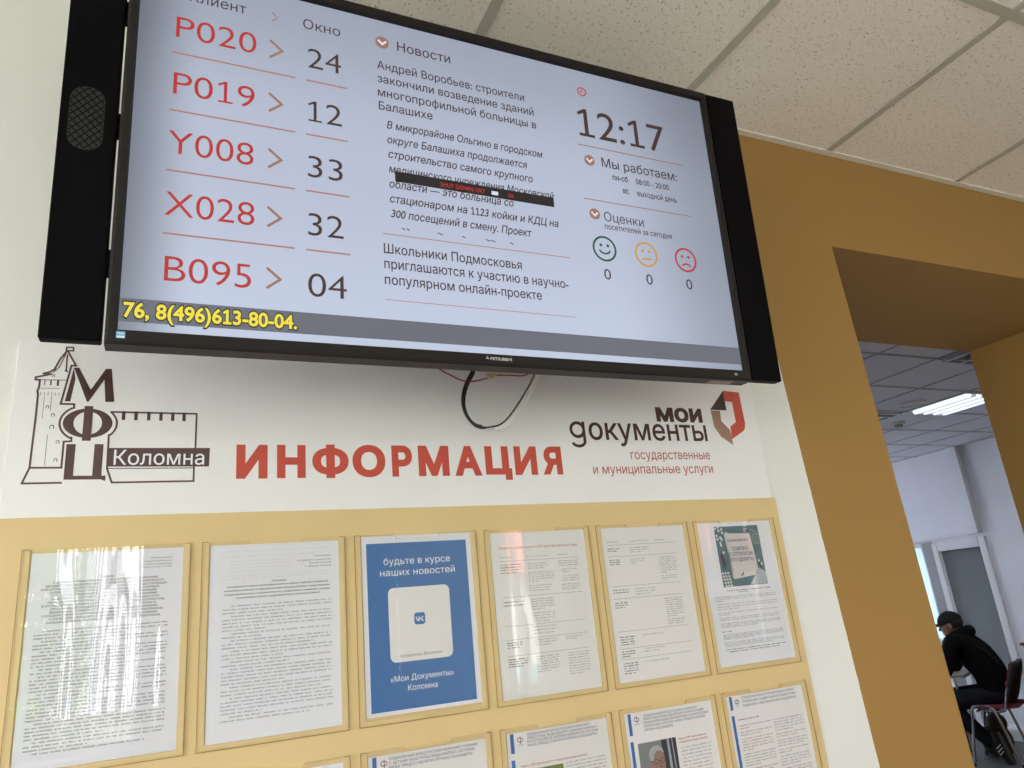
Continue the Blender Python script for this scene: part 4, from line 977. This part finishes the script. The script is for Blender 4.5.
text_part('leaflet_title', 'ink_red', s, [('Через СФР назначаются следующие виды выплат:', .023, .159, H(-.0440))], YP, .0036, bold=.012)
bm = bmesh.new(); rect(bm, .024, H(-.110), .107, H(-.0495), YP); ink('leaflet_picture', bm, 'pic_green', s)
fine_print('fine_print', 'ink_grey', s, [(.112, .197, H(-.0510), H(-.1200), 13, 0, .7)], YP, .0021)
sleeve(s, .0007, 44, waves=2, top=.303)
s, H = fund_page(4, 'fund_leaflet', 'white leaflet with a photograph of a grey-haired person in glasses', [('СОЦИАЛЬНЫЙ ФОНД РОССИИ НАЗНАЧАЕТ', .042, .171, .0025), ('НЕКОТОРЫЕ ВИДЫ ДЕНЕЖНЫХ КОМПЕНСАЦИЙ', .042, .186, -.0035), ('РЕАБИЛИТИРОВАННЫМ ЖЕРТВАМ ПОЛИТИЧЕСКИХ', .041, .197, -.0098), ('РЕПРЕССИЙ, КОТОРЫЕ РАНЕЕ ПРЕДОСТАВЛЯЛИ', .041, .188, -.0160), ('ОРГАНЫ СОЦЗАЩИТЫ', .041, .108, -.0225)], -.0265)
text_part('leaflet_title', 'ink_red', s, [('Через СФР назначаются', .115, .182, H(-.0480)), ('следующие виды выплат:', .115, .186, H(-.0540))], YP, .0036, bold=.012)
fine_print('fine_print', 'ink_grey', s, [(.119, .192, H(-.0640), H(-.1400), 13, 0, .7)], YP, .0023)
bm = bmesh.new(); rect(bm, .0215, H(-.140), .1095, H(-.0420), YP); pic = ink('photograph', bm, 'pic_dark', s)
def pe(name, m, polys, lvl):
    bm = bmesh.new()
    for p in polys: face(bm, [(a, H(b)) for a, b in p], YP-.0002*lvl)
    return ink(name, bm, m, pic)
pe('photograph_backdrop', 'pic_grey', [[(.0215, -.0420), (.075, -.0420), (.075, -.140), (.0215, -.140)]], 1)
pe('photograph_curtain', 'pic_steel', [[(.0880, -.0420), (.0930, -.0420), (.0960, -.140), (.0890, -.140)], [(.0990, -.0420), (.1010, -.0420), (.1040, -.140), (.1010, -.140)]], 1)
pe('photograph_coat', 'pic_dark', [[(.030, -.140), (.040, -.108), (.055, -.102), (.072, -.104), (.086, -.115), (.090, -.140)]], 2)
pe('photograph_face', 'pic_skin', [ellipse(.0620, -.0800, .0170, .0290, 24)], 3)
pe('photograph_hair', 'pic_hair', [[(.0440, -.0720), (.0430, -.0620), (.0480, -.0540), (.0560, -.0500), (.0660, -.0505), (.0740, -.0550), (.0775, -.0640), (.0740, -.0640), (.0700, -.0590), (.0600, -.0600), (.0545, -.0660), (.0520, -.0780), (.0480, -.0760)]], 4)
pe('photograph_beard', 'pic_hair', [[(.0500, -.0920), (.0560, -.0960), (.0640, -.0980), (.0720, -.0950), (.0760, -.0910), (.0740, -.1040), (.0650, -.1110), (.0550, -.1060)]], 4)
bm = bmesh.new(); ring(bm, .0580, H(-.0770), .0062, .0045, .0010, YP-.001, 18); ring(bm, .0735, H(-.0770), .0055, .0045, .0010, YP-.001, 18); stroke(bm, [(.0640, H(-.0765)), (.0680, H(-.0765))], .0010, YP-.001); stroke(bm, [(.0520, H(-.0765)), (.0460, H(-.0755))], .0010, YP-.001)
stroke(bm, [(.0660, H(-.0790)), (.0690, H(-.0870)), (.0650, H(-.0875))], .0009, YP-.001); stroke(bm, [(.0600, H(-.0945)), (.0700, H(-.0940))], .0012, YP-.001); ink('photograph_glasses_and_mouth', bm, 'pic_dark', pic)
s, H = fund_page(5, 'fund_leaflet', 'white two-column leaflet in the second row below the teal-picture leaflet', [('СОЦИАЛЬНЫЙ ФОНД РОССИИ ПРЕДОСТАВЛЯЕТ', .039, .186, .0045), ('ГРАЖДАНАМ, ПОДВЕРГШИМСЯ ВОЗДЕЙСТВИЮ', .040, .187, -.0030), ('РАДИАЦИИ, СЛЕДУЮЩИЕ МЕРЫ ПОДДЕРЖКИ:', .040, .186, -.0105)], -.0140)
fine_print('bold_fine_print', 'ink', s, [(.022, .080, H(-.0345), H(-.0345), 1, 0, 1)], YP, .0022, 1.4)
cols = [(.022, .106), (.113, .197)]; red, gry = [], []
for c, (a, b) in enumerate(cols):
    z = -.046
    k = 0
    while z > -.26:
        n = rng.randint(2, 5)
        (red if (k+c) % 2 == 0 else gry).append((a, b, H(z), H(z-.0052*(n-1)), n, 0, rng.uniform(.3, .9))); z -= .0052*n + .002; k += 1
fine_print('fine_print', 'ink_grey', s, gry, YP, .0022); fine_print('red_fine_print', mat('red_grey_ink', (.30, .12, .12)), s, red, YP, .0022)

# ================================================================== FAR ROOM: lamps and fittings on the ceiling
t = thing('ceiling_light', 'lit square ceiling lamp with four bright tubes in the far room', 'lamp', (5.895, 2.395, ZF))
hx, hy = .245, .262
bm = bmesh.new()
for a, b in (((-hx, -hy), (-hx+.012, hy)), ((hx-.012, -hy), (hx, hy)), ((-hx+.012, -hy), (hx-.012, -hy+.012)), ((-hx+.012, hy-.012), (hx-.012, hy))): box(bm, (a[0], a[1], -.012), (b[0], b[1], .004))
obj('frame', bm, 'reflector', t)
obj('reflector', bx((-hx+.012, -hy+.012, -.002), (hx-.012, hy-.012, .003)), 'reflector', t)
for k in range(4):
    x = -.18 + .12*k; bm = bmesh.new(); tube(bm, [(x, -hy+.02, -.014), (x, hy-.02, -.014)], .021, 12); obj('tube', bm, 'tube', t)
for k in range(3):
    bm = bmesh.new(); x = -.12 + .12*k; prism(bm, [(x-.012, -.003), (x+.012, -.003), (x, -.03)], -hy+.014, hy-.014); obj('louvre', bm, 'reflector', t)
lamp('ceiling_light_glow', (5.895, 2.395, ZF-.04), .44, .48, 16, (.84, .92, 1.0))
lamp('far_room_fill_light', (3.7, 5.2, ZF-.03), 1.0, .5, 30, (.86, .93, 1.0))  # hidden fill light added to lift the far room, without a fixture
t = thing('ceiling_light', 'unlit louvred ceiling lamp just beyond the top of the passage', 'lamp', (4.84, 1.30, ZF))
bm = bmesh.new()
for a, b in (((-.26, -.26), (-.245, .26)), ((.245, -.26), (.26, .26)), ((-.245, -.26), (.245, -.245)), ((-.245, .245), (.245, .26))): box(bm, (a[0], a[1], -.03), (b[0], b[1], .004))
obj('frame', bm, 'louvre', t); obj('reflector', bx((-.245, -.245, -.004), (.245, .245, .003)), 'dark_slot', t)
bm = bmesh.new()
for k in range(4): box(bm, (-.24+.145*k, -.245, -.03), (-.225+.145*k, .245, -.004))
for k in range(4): box(bm, (-.245, -.22+.14*k, -.028), (.245, -.208+.14*k, -.004))
obj('louvre', bm, 'louvre', t)
t = thing('ceiling_speaker', 'round flush ring fitting on the far ceiling beside the lit lamp', 'ceiling speaker', (5.455, 2.455, ZF))
bm = bmesh.new()
ro, ri = .105, .088; n = 36
A = [[bm.verts.new((r*cos(2*pi*k/n), r*sin(2*pi*k/n), z)) for k in range(n)] for r, z in ((ro, 0), (ro-.004, -.014), (ri, -.014), (ri-.004, -.003))]
for p, q in zip(A, A[1:]):
    for k in range(n): bm.faces.new((p[k], p[(k+1) % n], q[(k+1) % n], q[k]))
obj('rim', bm, 'device', t)
bm = bmesh.new(); prism(bm, ellipse(0, 0, .086, .086, 32), -.004, .001, 'z'); obj('grille', bm, 'far_tile', t)
t = thing('smoke_detector', 'small round detector on the far ceiling left of the lit lamp', 'detector', (5.98, 3.005, ZF))
bm = bmesh.new(); prism(bm, ellipse(0, 0, .055, .055, 28), -.016, .001, 'z'); obj('base', bm, 'device', t)
bm = bmesh.new(); prism(bm, ellipse(0, 0, .034, .034, 24), -.036, -.016, 'z'); bmesh.ops.bevel(bm, geom=list(bm.edges), offset=.004, segments=2, affect='EDGES'); obj('sensor', bm, mat('sensor_tan', (.30, .25, .20)), t)
t = thing('air_vent', 'ceiling air unit with a dark slot at the left edge of the passage view', 'vent', (5.40, 2.98, ZF))
obj('panel', bx((-.27, -.262, -.012), (.27, .25, .003), .004), 'device', t)
obj('slot', bx((-.22, -.235, -.014), (.235, -.185, -.0115)), 'dark_slot', t); obj('slot', bx((-.22, .16, -.014), (.235, .21, -.0115)), 'dark_slot', t)
obj('slot', bx((.19, -.16, -.014), (.235, .14, -.0115)), 'dark_slot', t)

# ================================================================== FAR ROOM: chair, table, person
FD = Vector((-.4, .9165, 0)).normalized(); LD = Vector((-FD.y, FD.x, 0))     # facing direction and his left
ROTZ = math.atan2(FD.y, FD.x)
# local frame of chair/table/person: x forward, y to the left, z up, origin under the seat at (6.70, 3.62)
OC = (6.70, 3.62, 0)
CH = thing('visitor_chair', 'red upholstered chrome-legged chair with black back shell under the seated person', 'chair', OC, (0, 0, ROTZ))
for s in (1, -1):
    y = .25*s
    pts = spline([(.035, y, .008), (-.02, y, .16), (-.088, y, .34), (-.112, y, .425), (-.135, y, .468), (-.175, y, .478), (-.235, y, .478), (-.272, y, .462), (-.292, y, .425), (-.325, y, .30), (-.36, y, .14), (-.392, y, .008)], 5)
    # front foot pulled back to the plumb line of the photo
    pts = [Vector((p.x if p.x < -.115 or p.z > .43 else -.118 + (p.x+.118)*.45 + .012*(1-p.z/.45), p.y, p.z)) for p in pts]
    bm = bmesh.new(); tube(bm, pts, .0115, 10); lg = obj('leg_frame', bm, 'chrome', CH)
    for x in (pts[0].x, pts[-1].x):
        bm = bmesh.new(); tube(bm, [(x, y, .0), (x, y, .03)], .0145, 10); obj('rubber_foot', bm, 'chair_shell', lg)
bm = bmesh.new()
for x in (-.16, -.30): tube(bm, [(x, -.25, .435), (x, .25, .435)], .010, 8)
obj('cross_bar', bm, 'chrome', CH)
def cushion(nx, ny, fn):
    bm = bmesh.new(); g = [[bm.verts.new(fn(i/nx, j/ny, 1)) for j in range(ny+1)] for i in range(nx+1)]; h = [[bm.verts.new(fn(i/nx, j/ny, -1)) for j in range(ny+1)] for i in range(nx+1)]
    for i in range(nx):
        for j in range(ny):
            bm.faces.new((g[i][j], g[i+1][j], g[i+1][j+1], g[i][j+1])); bm.faces.new((h[i][j], h[i][j+1], h[i+1][j+1], h[i+1][j]))
    per = [(i, 0) for i in range(nx)] + [(nx, j) for j in range(ny)] + [(nx-i, ny) for i in range(nx)] + [(0, ny-j) for j in range(ny)]
    for (a, b), (c, d) in zip(per, per[1:]+per[:1]): bm.faces.new((g[a][b], h[a][b], h[c][d], g[c][d]))
    bmesh.ops.recalc_face_normals(bm, faces=bm.faces); return bm
def sq(a): return 1-abs(2*a-1)**4
def seat_fn(u, v, s): 
    x = -.47 + .36*u; y = (-.225+.45*v)*(1-.08*(2*u-1)**6)
    e = (sq(u)*sq(v))**.5
    return (x, y, .452 + (.028*e + .004 if s > 0 else -.010*e) + (.02*max(0, .25-u)*4*.3))
obj('seat', cushion(12, 12, seat_fn), 'red_fabric', CH, True)
def shell_fn(off0, off1, inset):
    def fn(u, v, s):
        y = (-.225+.45*v)*(1-inset)*(1-.12*max(0, 2*u-1.2)**2); z = .505 + (.30)*u
        x = -.385 - .105*u - .10*(1-(2*v-1)**2)*.35 + (off0 if s > 0 else off1)
        e = (1-abs(2*u-1)**5)*(1-abs(2*v-1)**5)
        return (x + (.006*e if s > 0 else -.006*e), y, z + (0.012*(1-(2*v-1)**4) if u > .9 else 0))
    return fn
obj('backrest_cushion', cushion(10, 12, shell_fn(.013, -.002, .03)), 'red_fabric', CH, True)
obj('backrest_shell', cushion(10, 12, shell_fn(.002, -.020, .0)), 'chair_shell', CH, True)
for s in (1, -1):
    bm = bmesh.new(); tube(bm, spline([(-.20, .215*s, .433), (-.32, .215*s, .430), (-.365, .215*s, .445), (-.385, .215*s, .50), (-.405, .212*s, .56), (-.430, .20*s, .66)], 5), .0125, 10); obj('back_upright', bm, 'chrome', CH)
# table in front of the person
TB = thing('desk', 'pale desk in front of the seated person at the edge of the passage', 'desk', OC, (0, 0, ROTZ))
bm = bmesh.new(); box(bm, (-.09, -.95, .690), (.65, .10, .712), .003); obj('desk_top', bm, 'table_top', TB)
obj('edge_band', bx((-.09, .0995, .685), (.65, .104, .712), .002), 'table_edge', TB); obj('edge_band', bx((-.094, -.95, .685), (-.0895, .104, .712), .002), 'table_edge', TB)
for y in (.06, -.88):
    for x in (-.005, .60): obj('leg', bx((x-.012, y-.012, 0), (x+.012, y+.012, .690), .003), 'chrome', TB)
obj('side_panel', bx((.045, .045, .25), (.56, .065, .690), .002), 'table_leg', TB)
t = thing('paper_sheet', 'white paper lying on the pale desk beneath the bent arm', 'paper', (OC[0], OC[1], .7125), (0, 0, ROTZ))
obj('page', bx((.02, -.14, 0), (.23, .085, .0012)), 'paper', t)
t = thing('desk_device', 'pale grey box-shaped device on the desk beyond the arm of the seated person', 'device', (OC[0], OC[1], .7125), (0, 0, ROTZ))
bm = bmesh.new(); box(bm, (.06, -.45, 0), (.34, -.12, .16), .012); obj('case', bm, 'device', t); bm = bmesh.new()
for k in range(4): box(bm, (.056, -.42, .03+.025*k), (.0605, -.15, .036+.025*k))
obj('front_slots', bm, 'grey_pvc', t)

# ---- the person
def skin_limb(bm, joints, radii, n=12, sub=5):
    """tapering tube through joints with rounded ends"""
    pts = spline(joints, sub); rr = []
    for i in range(len(joints)-1):
        for k in range(sub): rr.append(radii[i] + (radii[i+1]-radii[i])*k/sub)
    rr.append(radii[-1])
    tube(bm, pts, rr, n)
    for c, r in ((pts[0], rr[0]), (pts[-1], rr[-1])):
        bmesh.ops.create_uvsphere(bm, u_segments=12, v_segments=8, radius=r*.995, matrix=Matrix.Translation(c))
def blob(bm, c, r, rot=None):
    mt = Matrix.Translation(c) @ (rot.to_4x4() if rot else Matrix.Identity(4)) @ Matrix.Diagonal((r[0], r[1], r[2], 1))
    bmesh.ops.create_uvsphere(bm, u_segments=20, v_segments=14, radius=1, matrix=mt)
def fuse(name, bm, m, parent, voxel=.007, smooth=4):
    me = bpy.data.meshes.new(name); bm.to_mesh(me); bm.free()
    o = bpy.data.objects.new('tmp', me); COL.objects.link(o)
    r = o.modifiers.new('r', 'REMESH'); r.mode = 'VOXEL'; r.voxel_size = voxel; r.use_smooth_shade = True
    sm = o.modifiers.new('s', 'SMOOTH'); sm.iterations = smooth; sm.factor = .5
    dg = bpy.context.evaluated_depsgraph_get(); me2 = bpy.data.meshes.new_from_object(o.evaluated_get(dg))
    bpy.data.objects.remove(o); me2.name = name
    for p in me2.polygons: p.use_smooth = True
    return link(name, me2, m, parent)
PE = thing('person', 'person in black hoodie and black cap leaning over a desk on a red chair', 'person', OC, (0, 0, ROTZ))
Hc = Vector((-.070, 0, 1.132)); HR = Matrix.Rotation(radians(10), 3, 'Y')     # head centre, nodding down
def hp(x, y, z): return Hc + HR @ Vector((x, y, z))
hipL, hipR = Vector((-.29, .095, .545)), Vector((-.29, -.095, .545))
kneeL, kneeR = Vector((.105, .13, .490)), Vector((.13, -.13, .500))
ankL, ankR = Vector((-.165, .10, .165)), Vector((.10, -.12, .09))
shL, shR = Vector((-.085, .195, .985)), Vector((-.085, -.195, .985))
elL, elR = Vector((.005, .26, .775)), Vector((.04, -.26, .765))
wrL, wrR = Vector((.235, .16, .755)), Vector((.26, -.10, .755))
bm = bmesh.new()
skin_limb(bm, [(-.285, 0, .55), (-.27, 0, .68), (-.20, 0, .84), (-.125, 0, .97)], [.095, .090, .098, .092], 16)
skin_limb(bm, [(-.115, 0, .985), hp(-.035, 0, -.085), hp(-.012, 0, -.02)], [.068, .057, .055])
skin_limb(bm, [shL, shR], [.062, .062])
for a, b, c in ((shL, elL, wrL), (shR, elR, wrR)):
    skin_limb(bm, [a, b], [.052, .043]); skin_limb(bm, [b, c], [.042, .028])
for a, b, c in ((hipL, kneeL, ankL), (hipR, kneeR, ankR)):
    skin_limb(bm, [a, b], [.085, .058]); skin_limb(bm, [b, c], [.055, .038])
# head: skull, jaw, nose, brow, lips, ears
blob(bm, hp(-.008, 0, .028), (.098, .076, .094), HR); blob(bm, hp(.032, 0, -.035), (.056, .057, .070), HR); blob(bm, hp(.062, 0, -.082), (.026, .030, .022), HR)
blob(bm, hp(.082, 0, .030), (.014, .050, .012), HR); skin_limb(bm, [hp(.086, 0, .016), hp(.104, 0, -.020)], [.009, .013], 8); blob(bm, hp(.094, .010, -.024), (.010, .008, .007), HR); blob(bm, hp(.094, -.010, -.024), (.010, .008, .007), HR)
blob(bm, hp(.083, 0, -.048), (.011, .023, .006), HR); blob(bm, hp(.081, 0, -.058), (.011, .021, .007), HR)
for s in (1, -1):
    blob(bm, hp(-.008, .078*s, -.008), (.018, .007, .031), HR); blob(bm, hp(.055, .040*s, -.012), (.022, .020, .018), HR)
# hands: palm, four bent fingers of unequal length, thumb from the side of the palm
for wr, s in ((wrL, 1), (wrR, -1)):
    d = Vector((.93, -.36*s, -.04)).normalized(); sd = Vector((d.y, -d.x, 0)).normalized()*s; dnv = Vector((0, 0, -1))
    palm = wr + d*.05
    blob(bm, palm + Vector((0, 0, -.010)), (.050, .042, .016), Matrix((d, d.cross(dnv)*-1, Vector((0, 0, 1)))).transposed())
    for k, ln in enumerate((.068, .078, .073, .056)):
        r0 = palm + d*.040 + sd*(.030-.020*k) + Vector((0, 0, -.010))
        skin_limb(bm, [r0, r0+d*ln*.45+Vector((0, 0, .008)), r0+d*ln*.75+Vector((0, 0, -.004)), r0+d*ln+Vector((0, 0, -.018))], [.0095, .009, .0085, .0075], 8, 3)
    t0 = palm - d*.022 + sd*.034 + Vector((0, 0, -.012))
    skin_limb(bm, [t0, t0+d*.028+sd*.022, t0+d*.058+sd*.026+Vector((0, 0, -.006))], [.013, .011, .009], 8, 3)
# feet
skin_limb(bm, [ankL, ankL+Vector((-.040, 0, -.012)), ankL+Vector((-.066, .006, -.09))], [.032, .026, .020]); skin_limb(bm, [ankR, ankR+Vector((-.02, 0, -.05)), ankR+Vector((.12, 0, -.062))], [.038, .036, .026])
body = fuse('body', bm, 'skin', PE, .0055, 3)
for s in (1, -1):
    bm = bmesh.new(); blob(bm, hp(.0745, .031*s, .010), (.011, .013, .008), HR); e = obj('eye', bm, 'eye', body, True)
bm = bmesh.new()
for s in (1, -1): blob(bm, hp(.0815, .031*s, .0095), (.0055, .0055, .0055), HR)
obj('iris', bm, 'hair', body, True)
# hair below the cap
bm = bmesh.new(); blob(bm, hp(-.018, 0, .022), (.094, .080, .090), HR)
bmesh.ops.bisect_plane(bm, geom=bm.verts[:]+bm.edges[:]+bm.faces[:], plane_co=hp(.012, 0, 0), plane_no=HR @ Vector((1, 0, .35)), clear_outer=True)
bmesh.ops.bisect_plane(bm, geom=bm.verts[:]+bm.edges[:]+bm.faces[:], plane_co=hp(0, 0, -.03), plane_no=HR @ Vector((0, 0, -1)), clear_outer=True)
obj('hair', bm, 'hair', PE, True)
# cap: crown, brim and button
bm = bmesh.new(); blob(bm, hp(-.008, 0, .032), (.108, .087, .092), HR)
bmesh.ops.bisect_plane(bm, geom=bm.verts[:]+bm.edges[:]+bm.faces[:], plane_co=hp(0, 0, .022), plane_no=HR @ Vector((-.18, 0, -1)), clear_outer=True)
cp = obj('cap', bm, 'cap', PE, True)
bm = bmesh.new(); g = []
for i in range(9):
    a = radians(-72 + 18*i); row = []
    for j in range(4):
        k = j/3; x = .092*cos(a) + .075*k*cos(a)**.8 if cos(a) > 0 else .092*cos(a); y = .079*sin(a)*(1-.10*k)
        row.append((x, y, .043 - .018*k - .014*(sin(a)**2)))
    g.append(row)
top = [[bm.verts.new(hp(*p)) for p in r] for r in g]; bot = [[bm.verts.new(hp(p[0], p[1], p[2]-.004)) for p in r] for r in g]
for i in range(8):
    for j in range(3): bm.faces.new((top[i][j], top[i+1][j], top[i+1][j+1], top[i][j+1])); bm.faces.new((bot[i][j], bot[i][j+1], bot[i+1][j+1], bot[i+1][j]))
    bm.faces.new((top[i][3], top[i+1][3], bot[i+1][3], bot[i][3])); bm.faces.new((top[i][0], bot[i][0], bot[i+1][0], top[i+1][0]))
obj('cap_brim', bm, 'cap', cp, True)
bm = bmesh.new(); blob(bm, hp(-.008, 0, .124), (.009, .009, .005), HR); obj('cap_button', bm, 'cap', cp, True)
# hoodie: torso, sleeves, hood lying on the neck, hem
bm = bmesh.new()
blob(bm, Vector((-.30, 0, .600)), (.130, .185, .085))
skin_limb(bm, [(-.295, .055, .60), (-.285, .06, .72), (-.215, .075, .86), (-.135, .085, .965)], [.125, .128, .132, .110], 16)
skin_limb(bm, [(-.295, -.055, .60), (-.285, -.06, .72), (-.215, -.075, .86), (-.135, -.085, .965)], [.125, .128, .132, .110], 16)
skin_limb(bm, [shL+Vector((-.03, 0, .0)), shR+Vector((-.03, 0, .0))], [.082, .082])
for a, b, c in ((shL, elL, wrL), (shR, elR, wrR)):
    skin_limb(bm, [a, b], [.076, .062]); skin_limb(bm, [b, c - (c-b)*.06], [.062, .046])
skin_limb(bm, [(-.05, .085, 1.030), (-.115, .095, 1.050), (-.185, .06, 1.072), (-.208, 0, 1.075), (-.185, -.06, 1.072), (-.115, -.095, 1.050), (-.05, -.085, 1.030)], [.030, .042, .050, .054, .050, .042, .030])
hd = fuse('hoodie', bm, 'hoodie', PE, .009, 5)
bm = bmesh.new(); tube(bm, [(.006, .045, .985), (.02, .048, .93), (.015, .05, .88)], .004, 6); tube(bm, [(.006, -.045, .985), (.02, -.048, .92), (.015, -.05, .86)], .004, 6); obj('hood_cord', bm, 'hoodie', hd)
bm = bmesh.new(); tube(bm, spline([(-.385, .10, .80), (-.33, .16, .90), (-.26, .175, .965)], 6), .003, 6); obj('back_seam', bm, 'chair_shell', hd)
# trousers
bm = bmesh.new()
blob(bm, Vector((-.30, 0, .555)), (.135, .175, .082))
for a, b, c in ((hipL, kneeL, ankL), (hipR, kneeR, ankR)):
    skin_limb(bm, [a, b], [.094, .076]); skin_limb(bm, [b, b + (c-b)*.5, b + (c-b)*.97], [.074, .068, .055])
fuse('trousers', bm, 'trousers', PE, .009, 4)
# shoes
def shoe(name, ank, toe, upv):
    """upper + sole + three pale stripes; ank above the heel, toe direction and the shoe's own up"""
    d = toe.normalized(); u = (upv - d*upv.dot(d)).normalized(); w_ = u.cross(d)
    def q(x, y, z): return ank + d*x + w_*y + u*z
    R = Matrix((d, w_, u)).transposed()
    bm = bmesh.new(); skin_limb(bm, [q(-.045, 0, -.045), q(.03, 0, -.05), q(.12, 0, -.062), q(.185, 0, -.068)], [.040, .042, .040, .030]); skin_limb(bm, [q(-.01, 0, .01), q(-.005, 0, -.05)], [.044, .042])
    so = fuse(name, bm, 'shoe', PE, .006, 3)
    out = [q(x, y, -.098) for x, y in ellipse(.060, 0, .138, .038, 24)]; bm = bmesh.new()
    A = [bm.verts.new(p) for p in out]; B = [bm.verts.new(p + u*.016) for p in out]; bm.faces.new(A); bm.faces.new(B[::-1])
    for k in range(24): bm.faces.new((A[k], A[(k+1) % 24], B[(k+1) % 24], B[k]))
    obj('sole', bm, 'shoe_sole', so)
    bm = bmesh.new()
    for k in range(3): tube(bm, spline([q(.015+.026*k, .043, -.070), q(.028+.026*k, .040, -.045), q(.040+.026*k, .028, -.022)], 4), .0042, 6)
    obj('stripe', bm, 'silver_print', so)
shoe('shoe', ankL + Vector((-.012, .0, -.012)), Vector((-.25, .06, -.95)), Vector((.95, 0, -.25)))
shoe('shoe', ankR + Vector((0, 0, .028)), Vector((1, -.08, 0)), Vector((0, 0, 1)))
# brown bag under the chair, low white step, dark cabinet
t = thing('brown_bag', 'brown rounded cloth bag under the red chair behind the striped shoe', 'bag', (6.975, 3.575, 0), (0, 0, ROTZ))
bm = bmesh.new(); blob(bm, Vector((0, 0, .13)), (.13, .10, .14)); blob(bm, Vector((-.03, 0, .27)), (.085, .075, .085)); blob(bm, Vector((0, 0, .05)), (.12, .09, .05)); fuse('bag_body', bm, 'bag', t, .009, 5)
bm = bmesh.new(); tube(bm, spline([(-.07, .0, .34), (-.05, .01, .385), (-.01, .0, .34)], 6), .007, 8); obj('bag_strap', bm, 'bag', t)
t = thing('low_step', 'low white step on the floor at the foot of the glazed door', 'step', (7.70, 3.70, 0))
obj('step_block', bx((-.10, -.22, 0), (.10, .26, .105), .012, 3), 'pvc', t)
obj('step_tread', bx((-.095, -.215, .105), (.095, .255, .110), .002), 'pvc', t)
t = thing('wooden_cabinet', 'dark wooden cabinet standing against the wall right of the glazed door', 'cabinet', (7.68, 2.86, 0))
obj('carcass', bx((-.20, -.62, .05), (.22, .57, .88), .004), 'wood', t); obj('cabinet_top', bx((-.22, -.64, .88), (.23, .585, .905), .004), 'wood', t)
obj('plinth', bx((-.18, -.60, 0), (.20, .55, .05)), 'dark_slot', t)
for k in range(2):
    dd = obj('door', bx((-.215, -.60+.59*k, .07), (-.2005, -.03+.59*k, .86), .003), 'wood', t)
    bm = bmesh.new(); tube(bm, [(-.225, -.06+.09*k, .50), (-.225, -.06+.09*k, .62)], .006, 8); obj('handle', bm, 'chrome', dd)
